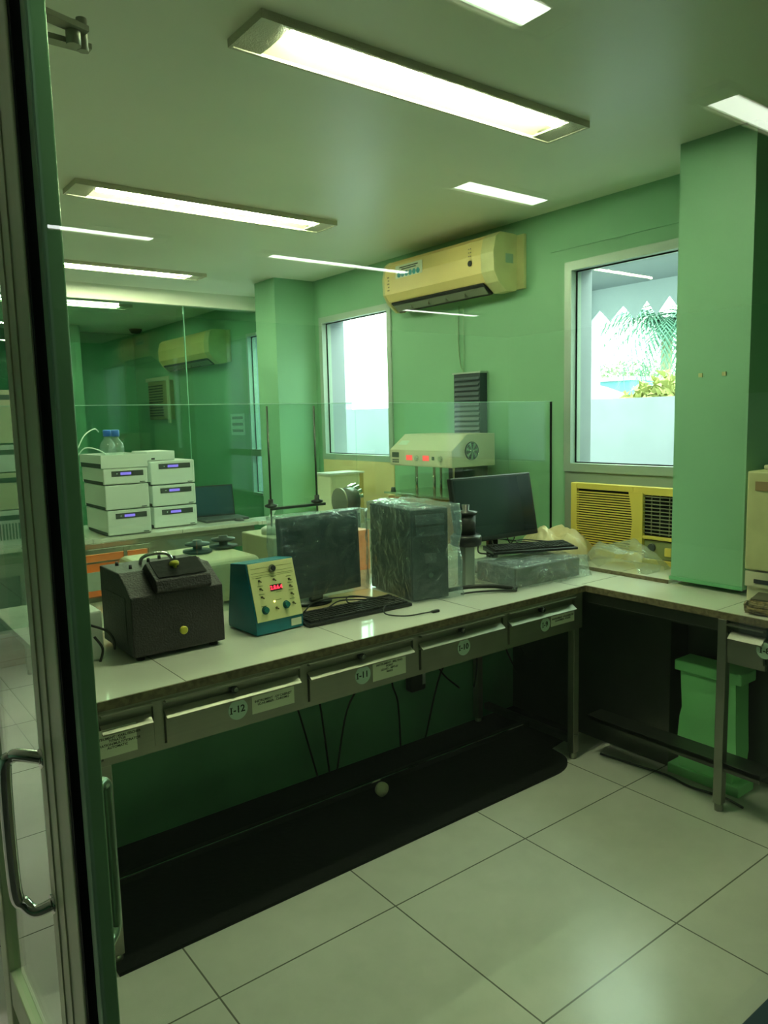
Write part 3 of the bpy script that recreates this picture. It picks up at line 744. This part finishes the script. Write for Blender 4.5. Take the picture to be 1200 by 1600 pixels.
tag(MB().tube([(2.10, 2.32, ZB+.02), (2.18, 2.28, ZB+.028), (2.28, 2.22, ZB+.026), (2.36, 2.17, ZB+.01)], .009, 10).tube([(2.12, 2.26, ZB+.012), (2.2, 2.24, ZB+.012), (2.30, 2.19, ZB+.01), (2.35, 2.16, ZB+.006)], .004, 8).done('power_cable', m_cable), 'thick black power lead between the tower and the flat computer', 'cable')
m2 = monitor('computer_monitor', 'black monitor tilted back behind the plastic-covered desktop computer', (2.575, 2.47, ZB+.004), R(-2), .515, .305, R(11), .163)
tag(MB().tube([(2.46, 2.50, ZB+.16), (2.44, 2.48, ZB+.12), (2.47, 2.46, ZB+.11), (2.50, 2.47, ZB+.10)], .004, 8).tube([(2.64, 2.50, ZB+.19), (2.66, 2.49, ZB+.135), (2.70, 2.50, ZB+.15), (2.71, 2.51, ZB+.18)], .003, 8).done('monitor_cable', m_cable), 'thin black leads hanging under the right monitor', 'cable')

# crumpled milky bags on the ledge in front of the window AC
def pile(x, y, z, sx, sy, sz, seed, n=26):
    from mathutils import noise
    mb = MB(); noise.seed_set(seed); vs = []
    for i in range(n+1):
        row = []
        for j in range(n+1):
            u, v = i/n*2-1, j/n*2-1; rr = math.hypot(u, v)*(.92+.25*noise.noise(Vector((u*1.5, v*1.5, seed))))
            h = math.sqrt(max(0, 1-rr**2)) if rr < 1 else 0
            q = Vector((u*2.0+seed, v*2.0, seed*.7))
            h2 = h*(.72+.45*noise.noise(q))+.10*h*noise.noise(q*4)+.05*h*abs(noise.noise(q*9))
            row.append(mb.bm.verts.new((x+u*sx, y+v*sy, z+.002+max(0, h2)*sz)))
        vs.append(row)
    for i in range(n):
        for j in range(n): mb.bm.faces.new((vs[i][j], vs[i+1][j], vs[i+1][j+1], vs[i][j+1]))
    for f in mb.bm.faces: f.smooth = True
    mb2 = [v for r in vs for v in r]
    return mb
tag(pile(3.07, 2.53, ZB+.016, .13, .20, .17, 3, 40).done('plastic_sheet', mat('tan_plastic_sheet', (.62, .50, .28), .35, bump=.8, bscale=12)), 'tan crumpled plastic sheet heaped behind the corner keyboard', 'plastic sheet')
tag(pile(3.07, 2.14, ZB+.016, .11, .20, .13, 6, 44).done('plastic_bag', m_bag2), 'milky crumpled plastic bag on the ledge below the window air conditioner', 'plastic bag')

# ============================================================ WINDOW AIR CONDITIONER
wa = thing('window_air_conditioner', 'yellow window air conditioner with louvred grille under the right window', 'air conditioner', (3.20, 1.92, ZB+.016))
H = .362; W = .64
MB().box(.04, .30, .0, W, .012, H, .004).done('case', m_acside, wa)
fc = MB()
fc.box(0, .04, .60, W, .02, H+.008, .004)                       # far-left edge (larger y is left in the photo)
fc.box(0, .04, .262, .60, H-.022, H+.008, .003)
fc.box(0, .04, 0, .262, H-.03, H+.008, .003); fc.box(0, .04, 0, .022, .0, H-.03, .003)
fc.box(0, .04, .022, .262, .0, .022, .003); fc.box(0, .04, .022, .225, .118, .134, .003)
fc.prism([(.215, .0), (.285, .0), (.272, .08), (.262, .20), (.272, .28), (.285, H-.02), (.205, H-.02), (.205, .0)][::-1], -.004, .04, 'x')
fc.prism([(.62, .0), (.62, .03), (.26, .03), (.26, .0)], 0, .04, 'x')
fc.done('front_frame', m_acyel, wa)
lv = MB(); n = 24
for i in range(n):
    z = .034+i*(H-.062)/n; lv.box(.002, .006, .268, .604, z, z+.0062)
lv.done('louvre_grille', m_acyel, wa)
MB().box(.018, .042, .02, .61, .02, H-.02).done('grille_backing', m_dark, wa)
l2 = MB()
for i in range(11):
    z = .146+i*.0175; l2.box(.006, .018, .026, .205, z, z+.004)
for y in (.07, .12, .165): l2.box(.012, .018, y, y+.004, .14, .33)
l2.done('air_vanes', mat('vane_grey', (.25, .25, .16), .5), wa)
cp = MB().box(.012, .02, .03, .2, .026, .112).done('control_panel', mat('control_olive', (.25, .27, .12), .5), wa)
MB().cyl((.012, .160, .078), (.002, .160, .078), .021, .018, 20).done('knob', m_greyp, cp)
MB().box(-.002, .012, .05, .085, .045, .085, .003).done('knob', m_acyel, cp)
for y in (.05, .58):
    MB().box(.06, .26, y, y+.03, 0, .014).done('foot', m_blackm, wa)

# ============================================================ SPLIT AIR CONDITIONERS
def split_ac(label, loc, W, decal=True):
    """local: front towards -X, y up to W; y=0 is the right end in the photo"""
    t = thing('split_air_conditioner', label, 'air conditioner', loc)
    pr = [(0, .30), (-.005, .02), (-.03, .0), (-.10, -.005), (-.165, .045), (-.20, .10), (-.205, .20), (-.185, .285), (-.15, .312), (-.03, .312)]
    MB().prism(pr, 0, .10, 'y', bev=.003).prism(pr, W-.02, W, 'y', bev=.003).done('end_cover', m_acside, t)
    pr2 = [(-.005, .30), (-.005, .03), (-.09, .01), (-.165, .055), (-.198, .10), (-.203, .20), (-.183, .283), (-.15, .309), (-.03, .309)]
    MB().prism(pr2, .10, W-.02, 'y').done('front_panel', m_acbody, t)
    v = MB().prism([(-.100, -.008), (-.172, .044), (-.168, .052), (-.09, .004)], .115, W-.05, 'y').done('outlet', m_dark, t)
    f = MB()
    f.prism([(-.125, -.004), (-.160, .030), (-.157, .033), (-.122, 0)], .12, W-.06, 'y')
    for k in range(1, 5): f.box(-.15, -.11, .12+k*(W-.18)/5, .123+k*(W-.18)/5, -.002, .03)
    f.done('outlet_flap', mat('flap_grey', (.16, .18, .13), .5), v)
    MB().box(-.02, .0, -.055, .0, .01, .305, .002).done('wall_bracket', m_acside, t)
    if decal:
        MB().cyl((-.204, .185, .165), (-.2065, .185, .165), .016, None, 24).done('sensor_spot', m_dark, t)
        d = MB()
        for a in range(2):
            for b in range(3): d.cyl((-.2015, .18+a*.014, .205+b*.02), (-.2045, .18+a*.014, .205+b*.02), .003, None, 8)
        d.done('indicator_dots', m_greyp, t)
        sk = MB().box(-.2035, -.2015, .60, .86, .185, .262).done('sticker', mat('sticker_pale', (.70, .78, .62), .4), t)
        d = MB()
        for k in range(6): d.cyl((-.2035, .64+k*.037, .205), (-.205, .64+k*.037, .205), .0165, None, 20)
        d.done('round_icons', mat('icon_teal', (.02, .28, .34), .4), sk)
        d = MB()
        for k, (a, b) in enumerate(((.66, .80), (.64, .82))): d.box(-.2045, -.2035, a, b, .232+k*.012, .238+k*.012)
        d.done('printed_lines', m_ink, sk)
        d = MB()
        for k in range(5): d.box(-.2052, -.204, W-.075, W-.055-.006*(k % 2), .06+.02*k+.06, .068+.02*k+.06)
        d.done('brand_lettering', mat('olive_print', (.25, .2, .08), .6), t)
        MB().box(-.11, -.05, -.002, 0, .15, .20).done('side_label', mat('side_label_green', (.25, .4, .3), .5), t)
    return t
split_ac('yellowed split air conditioner above the windows with a sticker of six round icons', (XW-.001, 3.01, 2.215), 1.0)
# note: panel face sits about 20 cm off the wall
split_ac('old split air conditioner in the far room beyond the beam', (XW-.001, 6.68, 2.08), 1.25, False)
oa = thing('window_air_conditioner', 'small brown window air conditioner high in the far room', 'air conditioner', (XW, 8.05, 1.57))
MB().box(-.06, 0, 0, .62, 0, .43, .01).done('case', mat('old_brown_case', (.30, .26, .12), .5), oa)
l = MB()
for i in range(12): l.box(-.068, -.06, .18, .58, .04+i*.03, .052+i*.03)
l.done('grille', m_dark, oa)
MB().box(-.075, -.06, -.03, .03, -.04, .47).box(-.075, -.06, .03, .64, .43, .47).done('frame', m_cream, oa)
tag(MB().lathe([(.0, -.05), (.05, -.045), (.07, -.01), (.07, 0)], (3.15, 8.7, ZC)).done('smoke_detector', m_blackm), 'dark round detector on the far room ceiling', 'detector')
ns = thing('wall_notice', 'small printed notice on the far wall near the third window', 'notice', (XW-.003, 6.42, 1.40))
MB().box(0, .003, 0, .28, 0, .20).done('paper', mat('pale_green_paper', (.5, .72, .55), .7), ns)
d = MB()
for k in range(3): d.box(-.001, 0, .03, .25, .03+k*.06, .055+k*.06)
d.done('printed_lines', mat('grey_print', (.2, .32, .25), .7), ns)
# dark duct on the wall
du = thing('louvred_duct', 'dark ribbed vertical duct on the wall behind the dissolution tester', 'duct', (3.24, 3.27, .95))
MB().box(0, .06, 0, .225, 0, .83).done('panel', mat('duct_navy', (.025, .045, .055), .45), du)
d = MB()
for k in range(27): d.prism([(-.008, 0), (0, .0), (0, .018)], .006, .219, 'y', M=Matrix.Translation((0, 0, .01+k*.03)))
d.done('ribs', mat('duct_rib', (.03, .06, .075), .4), du)
MB().box(-.006, .06, -.01, .235, .83, .84).done('cap', m_alu_w, du)
tag(MB().tube([(3.292, 3.50, 2.2), (3.29, 3.505, 2.0), (3.29, 3.49, 1.85), (3.285, 3.45, 1.79)], .004, 6).tube([(3.292, 3.46, 2.2), (3.29, 3.455, 2.0), (3.29, 3.46, 1.79)], .003, 6).done('wall_cable', mat('pale_cable', (.25, .42, .25), .6)), 'thin cables running down the wall from the air conditioner to the duct', 'cable')
for y in (1.60, 1.70):
    tag(MB().box(2.944, 2.95, y-.008, y+.008, 1.66, 1.676).done('wall_plug', m_acside), 'small screw plug on the right column, %s of two' % ('right' if y < 1.65 else 'left'), 'screw plug')

# ============================================================ DISSOLUTION TESTER on the window-side bench
dt = thing('dissolution_tester', 'cream dissolution tester with sloping hood and hanging stirrer rods', 'tester', (2.85, 3.10, ZB))
MB().prism([(0, .46), (.34, .46), (.34, .645), (.12, .645), (0, .555)], 0, .555, 'y', bev=.004).done('head', mat('tester_beige', (.60, .56, .42), .45), dt)
fr = MB().box(-.002, 0, .01, .545, .468, .548).done('control_strip', mat('tester_strip', (.66, .62, .48), .5), dt)
for y in (.34, .19):
    q = MB().box(-.004, -.002, y, y+.055, .495, .525).done('led_display', mat('led_red', (.7, .04, .06), .3, emit=(1, .05, .08), estr=.9), fr)
MB().box(-.004, -.002, .465, .53, .51, .54).done('lcd_display', m_greyp, fr)
kp = MB()
for a in range(4):
    for b in range(2): kp.box(-.004, -.002, .467+a*.016, .478+a*.016, .478+b*.012, .486+b*.012)
kp.done('keypad', m_greyp, fr)
for y in (.30, .09): MB().cyl((-.002, y, .508), (-.012, y, .508), .017, .014, 18).done('knob', m_chrome, fr)
MB().box(-.004, -.002, .145, .165, .5, .52).done('button', m_dark, fr)
MB().prism([(.010, .560), (.018, .566), (.068, .607), (.06, .602)], .44, .52, 'y').done('rating_label', mat('tester_label', (.6, .72, .6), .5), dt)
fn = MB().cyl((.15, -.001, .55), (.15, -.008, .55), .052, None, 32).done('fan_housing', m_blackm, dt)
q = MB()
for r in (.012, .024, .036, .048):
    n = 36; ring = [(.15+r*math.cos(2*math.pi*k/n), -.011, .55+r*math.sin(2*math.pi*k/n)) for k in range(n+1)]
    q.tube(ring, .0012, 5, 0)
for k in range(7): a = k*math.pi*2/7; q.prism([(0, 0), (.045*math.cos(a), .045*math.sin(a)), (.045*math.cos(a+.4), .045*math.sin(a+.4))], -.009, -.0085, 'y', M=Matrix.Translation((.15, 0, .55)))
q.done('fan_grille', m_chrome, fn)
for y in (.07, .24, .40): MB().cyl((.08, y, .22), (.08, y, .46), .008, None, 12).cyl((.08, y, .245), (.08, y, .27), .018, None, 16).done('stirrer_rod', m_chrome, dt)
for y in (.04, .2, .36): MB().cyl((.24, y, .22), (.24, y, .46), .008, None, 12).done('stirrer_rod', m_chrome, dt)
MB().box(-.02, .34, -.02, .60, .285, .297, .002).done('vessel_plate', glass('plate_acrylic', (.75, .88, .8), haze=.35, hazecol=(.5, .6, .5)), dt)
MB().cyl((.0, .53, .297), (.0, .53, .325), .018, .012, 12).done('clamp_knob', m_black, dt)
MB().box(0, .33, .0, .585, .03, .27, .006).done('water_bath', glass('amber_bath', (.95, .72, .5), haze=.4, hazecol=(.95, .42, .18)), dt)
MB().box(-.02, .34, -.01, .595, 0, .03, .004).done('base', m_cream, dt)
MB().box(.10, .26, .02, .14, .27, .46, .004).done('drive_column', m_black, dt)
for y in (.06, .22, .38, .53): MB().lathe([(.03, .05), (.045, .09), (.045, .25), (.048, .29), (0, .29)], (.12, y, 0)).done('vessel', glass('vessel_glass', (.9, .93, .85), haze=.1, hazecol=(1, .6, .3)), dt)

# ============================================================ REAR HALF OF THE BENCH
cm = thing('disintegration_tester', 'cream rounded instrument with two dark clamp wheels behind the black cabinet', 'instrument', (1.02, 2.80, ZB))
MB().box(0, .47, 0, .42, .012, .19, .03, 4).done('body', m_cream, cm)
for (x, y) in ((.29, .24), (.43, .28)):
    MB().lathe([(.05, .19), (.062, .195), (.062, .203), (.02, .205), (.02, .222), (.052, .224), (.052, .233), (.02, .236), (.02, .245), (.0, .245)], (x, y, 0)).done('clamp_wheel', m_greyp, cm)
MB().cyl((.10, .16, .17), (.10, .16, .20), .012).cyl((.18, .2, .17), (.18, .2, .195), .014).done('dial', m_blackm, cm)
for (x, y) in ((.05, .04), (.35, .04), (.05, .3), (.35, .3)): MB().cyl((x, y, 0), (x, y, .014), .014).done('foot', m_rubber, cm)
rs = thing('rod_stand', 'cream boxed apparatus with two tall dark rods behind the left monitor', 'instrument', (1.58, 2.86, ZB))
MB().box(0, .42, 0, .30, .0, .24, .006).done('body', m_cream, rs)
MB().lathe([(.05, .24), (.05, .265), (.035, .273), (.0, .273)], (.075, .14, 0)).done('disc_base', m_white, rs)
for (x, z1) in ((.073, .81), (.318, .81)): MB().cyl((x, .14, .225), (x, .14, z1), .0045, None, 12).done('rod', m_steel_d, rs)
for x in (.073, .318): MB().lathe([(.012, .355), (.028, .362), (.028, .370), (.012, .375), (.012, .395), (0, .395)], (x, .14, 0)).done('clamp', m_black, rs)
MB().box(.073, .36, .13, .15, .345, .357).done('cross_bar', m_steel_d, rs)
MB().cyl((.2, .14, .24), (.2, .14, .248), .03).done('cap', m_chrome, rs)
wb_ = thing('white_cabinet', 'small cream cabinet on the window bench under the left window', 'cabinet', (2.90, 4.40, ZB))
MB().box(0, .27, 0, .17, 0, .36, .004).done('body', mat('cabinet_cream', (.72, .74, .52), .5), wb_)
MB().box(.015, .24, -.005, 0, .02, .34).done('door', mat('cabinet_door', (.62, .66, .46), .5), wb_)
MB().box(-.01, .285, -.01, .18, .36, .372).done('top', m_white, wb_)
MB().box(.25, .278, -.008, .0, 0, .36).done('edge_strip', mat('ochre_strip', (.5, .38, .12), .6), wb_)
mo = thing('rotary_flask', 'chrome ribbed drum on its side before the cream cabinet', 'instrument', (2.66, 4.02, ZB))
MB().cyl((.06, 0, .22), (.16, .0, .22), .085, None, 32).done('drum', m_greyp, mo)
MB().cyl((.05, 0, .22), (.062, .0, .22), .088, None, 32).done('rim', m_steel, mo)
b = MB()
for k in range(5): a = 1.2+k*.45; b.cyl((.10, math.cos(a)*.05+.03, .22+math.sin(a)*.06), (.20, math.cos(a)*.09+.03, .24+math.sin(a)*.08), .012, None, 12)
b.done('chrome_fins', m_chrome, mo)
MB().box(.04, .18, -.05, .05, 0, .14, .004).done('stand', m_greyp, mo)
tag(MB().box(2.02, 2.20, 3.0, 3.25, ZB, ZB+.20, .004).done('orange_glow_box', m_orange), 'made-up box standing in for the orange glow in the gap between left monitor and tower', 'box')  # added box, glows in place of the orange reflection seen there

# ============================================================ FAR BENCH WITH LIQUID CHROMATOGRAPHS
ZF = .80
tag(MB().box(.1, 2.60, 4.93, 5.70, ZF-.025, ZF).box(2.60, 3.29, 4.90, 5.14, ZF-.025, ZF).done('worktop', m_bench), 'far white worktop carrying the stacked white instruments and laptop', 'worktop')
fb_ = thing('far_bench', 'steel bench under the stacked white instruments at the far end', 'workbench', (0, 0, 0))
MB().box(.1, 2.58, 4.945, 4.957, ZF-.17, ZF-.025).box(.1, 2.58, 4.94, 4.945, ZF-.06, ZF-.055).done('apron', m_steel, fb_)
for x in (.15, 1.0, 1.9, 2.55):
    b = MB(); leg(b, x, 4.97, ZF-.17, fb_); b.done('leg', m_steel, fb_)
MB().box(.1, 2.58, 5.0, 5.6, .25, .27).done('shelf', m_steel, fb_)
MB().box(.1, 2.58, 5.62, 5.64, .0, ZF-.03).done('back_panel', m_steel, fb_)
tk = thing('orange_glow_tank', 'made-up tank standing in for an orange reflection, with glowing water behind the black cabinet', 'tank', (.86, 3.24, ZB))  # added tank, stands in for the orange reflection on the far steel
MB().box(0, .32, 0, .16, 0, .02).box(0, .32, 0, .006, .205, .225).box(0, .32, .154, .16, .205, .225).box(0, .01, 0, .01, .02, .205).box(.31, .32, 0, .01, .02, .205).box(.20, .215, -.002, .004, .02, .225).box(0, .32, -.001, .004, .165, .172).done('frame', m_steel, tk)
MB().box(.012, .308, .012, .148, .022, .20).done('fill', mat('orange_glow_fill', (.45, .20, .08), .2, emit=(1, .22, .05), estr=.22, col2=(.9, .25, .05), nscale=9), tk)  # orange reflection put into this emissive colour
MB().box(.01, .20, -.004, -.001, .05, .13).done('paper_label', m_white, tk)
mt = mat('hplc_shadow_gap', (.03, .05, .045), .6)
def hplc(label, x, y, z, w, d, h, disp, grp):
    t = thing('chromatograph_module', label, 'instrument', (x, y, z), 0, grp)
    MB().box(0, w, 0, d, .006, h, .007, 3).done('housing', m_white, t)
    MB().box(.012, w-.004, .012, d-.01, 0, .007).done('gap', mt, t)
    MB().box(-.001, .0, .015, d-.03, .008, .026).done('side_slot', mt, t)
    if disp:
        p = MB().box(w*.18, w*.90, -.003, 0, h-.055, h-.02).done('display_panel', m_greyp, t)
        MB().box(w*.38, w*.62, -.0045, -.003, h-.046, h-.029).done('lcd', m_blue, p)
        MB().cyl((w*.3, -.003, h-.037), (w*.3, -.005, h-.037), .003, None, 8).done('led', emission('pale_led', (.7, .9, .8), 1.0), p)
    MB().box(w-.055, w-.02, -.001, 0, .012, .018).done('badge', mt, t)
    return t
G1 = 'white chromatograph modules of the left stack'; G2 = 'white chromatograph modules of the right stack'
hplc('bottom white module with violet display in the left instrument stack', 1.535, 4.96, ZF, .287, .46, .168, True, G1)
hplc('tall plain white module in the middle of the left instrument stack', 1.530, 4.96, ZF+.168, .288, .46, .165, False, G1)
hplc('upper white module with violet display under the bottle tray', 1.525, 4.96, ZF+.333, .29, .46, .112, True, G1)
tr = thing('bottle_tray', 'white open tray holding solvent bottles on the left stack', 'tray', (1.515, 4.955, ZF+.446))
MB().box(0, .305, 0, .46, 0, .012).box(0, .305, 0, .008, .012, .085).box(0, .305, .452, .46, .012, .085).box(0, .008, .008, .452, .012, .085).box(.297, .305, .008, .452, .012, .085).done('body', m_white, tr)
MB().box(-.002, 0, .01, .44, .0, .03).done('side_slot', mt, tr)
hplc('bottom white module with violet display in the right instrument stack', 1.895, 5.10, ZF, .315, .42, .148, True, G2)
hplc('middle white module with violet display in the right instrument stack', 1.893, 5.10, ZF+.149, .315, .42, .150, True, G2)
hplc('top white module with violet display in the right instrument stack', 1.890, 5.10, ZF+.300, .318, .42, .168, True, G2)
MB().box(2.208, 2.26, 5.14, 5.2, ZF+.37, ZF+.44, .004).done('side_knob', m_white, bpy.data.objects['chromatograph_module.005'] if 'chromatograph_module.005' in bpy.data.objects else None)
sm = thing('interface_box', 'flat white box on top of the right instrument stack', 'box', (1.88, 5.13, ZF+.469))
MB().box(0, .20, 0, .30, .003, .066, .004).done('housing', m_white, sm)
MB().box(.03, .055, -.002, 0, .01, .022).done('port', m_dark, sm)
m_bot = glass('bottle_glass', (.93, .96, .94), f0=.06, haze=.10, hazecol=(.8, .9, .85))
for i, (x, y, lb) in enumerate(((1.665, 5.10, 'right-hand clear solvent bottle with blue cap on the tray'), (1.655, 5.24, 'clear solvent bottle behind the front one on the tray'))):
    bt = thing('solvent_bottle', lb, 'bottle', (x, y, ZF+.458), 0, 'solvent bottles on the tray')
    MB().lathe([(.048, .0), (.052, .01), (.052, .115), (.046, .145), (.021, .175), (.019, .205), (0.0, .205)]).done('glass_body', m_bot, bt)
    MB().lathe([(.026, .190), (.027, .228), (.022, .234), (0, .234)]).done('cap', mat('blue_cap', (.02, .12, .5), .35), bt)
tag(MB().tube([(1.60, 5.24, ZF+.68), (1.56, 5.2, ZF+.70), (1.48, 5.15, ZF+.66), (1.42, 5.1, ZF+.58)], .004, 8).tube([(1.62, 5.06, ZF+.47), (1.56, 5.05, ZF+.55), (1.45, 5.05, ZF+.58), (1.38, 5.05, ZF+.50)], .004, 8).done('solvent_tubing', mat('pale_tubing', (.6, .75, .65), .4)), 'thin pale tubing looping from the solvent bottles', 'tubing')
lp = thing('laptop', 'open laptop beside the right instrument stack on the far worktop', 'laptop', (2.44, 5.30, ZF), R(-4))
MB().box(-.15, .19, -.20, .02, .0, .018, .004).done('base', m_greyp, lp)
ls = MB().box(-.15, .17, 0, .008, 0, .235, .003).done('lid', m_black, lp, rot=(R(-8), 0, 0), loc=(0, .02, .018))
MB().box(-.14, .16, -.001, 0, .012, .225).done('screen', mat('laptop_screen', (.02, .06, .08), .2), ls)
tag(MB().sphere((2.52, 5.06, ZF), .04, (.9, 1.1, .55)).done('computer_mouse', m_black), 'dark mouse in front of the laptop', 'mouse')
ph = thing('leaning_card', 'small framed card leaning near the laptop', 'card', (2.72, 5.0, ZF))
MB().prism([(0, 0), (.02, 0), (.085, .10), (.07, .10)], -.03, .0, 'y').done('frame', mat('card_grey', (.45, .6, .5), .5), ph)

# cream instruments seen at the left, through the open door leaf
rk_ = thing('instrument_rack', 'cream instrument tower seen through the open glass door leaf', 'instrument', (.80, 5.05, ZF))
for k, (z0, z1, m) in enumerate(((0, .22, m_white), (.225, .45, m_cream), (.455, .62, m_white), (.63, .95, m_cream))):
    q = MB().box(.0, .32, 0, .4, z0, z1, .005).done('module', m, rk_)
    MB().box(.03, .29, -.003, 0, z1-.06, z1-.03).done('slot', m_greyp, q)
g = MB()
for k in range(14): g.box(.04+k*.018, .048+k*.018, -.003, 0, .04, .14)
g.done('vent_slots', m_greyp, rk_)
tag(MB().tube([(1.09, 5.0, 1.15), (1.10, 4.95, 1.0), (1.07, 4.93, .85), (1.10, 4.92, .7), (1.06, 4.93, .55)], .005, 8).tube([(1.0, 4.93, .8), (1.08, 4.92, .74), (1.10, 4.92, .6), (1.04, 4.93, .5)], .004, 8).done('cable', m_cable), 'black leads hanging beside the instrument tower at the left', 'cable')
tag(MB().box(.85, 1.25, 5.2, 5.5, 0, .22, .01).done('cardboard_box', mat('brown_card', (.36, .25, .14), .7, noise=.3, nscale=9)), 'brown cardboard box on the floor under the far bench', 'box')

# black transformer left of the cabinet, behind the door stile
tf = thing('white_adaptor', 'small white device with black leads left of the black cabinet', 'adaptor', (.64, 2.42, ZB))
MB().box(0, .07, 0, .12, 0, .16, .006).done('body', m_white, tf)
MB().tube([(.03, -.01, .12), (.07, -.03, .10), (.09, -.03, .07), (.10, -.01, .03)], .004, 8).tube([(.03, -.04, .09), (.05, -.05, .05), (.04, -.05, .01)], .004, 8).done('lead', m_cable, tf)

# ============================================================ CABLES UNDER THE BENCH
Y0 = 2.60
cabs = [('left-most cable hanging under drawer I-11', [(1.50, Y0, .60), (1.49, Y0, .45), (1.53, Y0, .30), (1.60, Y0, .03)]),
        ('cable hanging below the I-11 number disc', [(1.62, Y0, .62), (1.61, Y0, .45), (1.63, Y0, .3), (1.66, Y0, .03)]),
        ('slanting cable below drawer I-11', [(1.88, Y0, .60), (1.86, Y0, .42), (1.76, Y0, .28), (1.70, Y0, .03)]),
        ('looped cable just under the apron of drawer I-11', [(1.66, 2.5, .60), (1.70, 2.5, .56), (1.78, 2.5, .545), (1.84, 2.5, .57), (1.82, 2.5, .61)]),
        ('thin cable falling behind the black adaptor', [(2.02, Y0, .45), (2.01, Y0, .34), (2.04, Y0, .24), (2.05, Y0, .03)]),
        ('cable crossing under drawer I-10, from upper left', [(2.26, Y0, .58), (2.27, Y0, .42), (2.31, Y0, .32), (2.42, Y0, .22)]),
        ('cable crossing under drawer I-10, from upper right', [(2.50, Y0, .60), (2.42, Y0, .44), (2.30, Y0, .32), (2.20, Y0, .03)]),
        ('upright cable beside the rear bench leg', [(2.56, 2.60, .60), (2.53, 2.60, .45), (2.54, 2.60, .32), (2.52, 2.6, .2)])]
for lb, p in cabs:
    tag(MB().tube(p, .0042, 8).done('hanging_cable', m_cable), 'black ' + lb, 'cable', 'cables hanging under the workbench')
for (n, p) in (('left', [(2.38, 2.3, .60), (2.44, 2.3, .46), (2.50, 2.3, .36)]), ('middle', [(2.40, 2.3, .6), (2.47, 2.3, .50), (2.55, 2.3, .48), (2.62, 2.3, .6)]), ('right', [(2.46, 2.3, .6), (2.53, 2.3, .46), (2.6, 2.3, .38)])):
    tag(MB().tube(p, .004, 8).done('hanging_cable', m_cable), 'black cable hanging below drawer I-9, %s of three' % n, 'cable', 'cables hanging under the workbench')
ad = thing('power_adaptor', 'black power adaptor hanging on the green low wall under the bench', 'adaptor', (2.11, 2.585, .27))
MB().box(0, .09, 0, .05, 0, .13, .012, 3).done('body', m_black, ad)
MB().box(.065, .082, -.002, 0, .03, .09).done('label', m_alu_w, ad)
tag(MB().lathe([(.0, -.012), (.026, -.01), (.028, .0), (.028, .01), (.0, .012)], (0, 0, 0), 20).done('plug', m_cream, rot=(R(90), 0, 0), loc=(1.70, 2.284, .065)), 'round cream plug against the stretcher rail under the bench', 'plug')
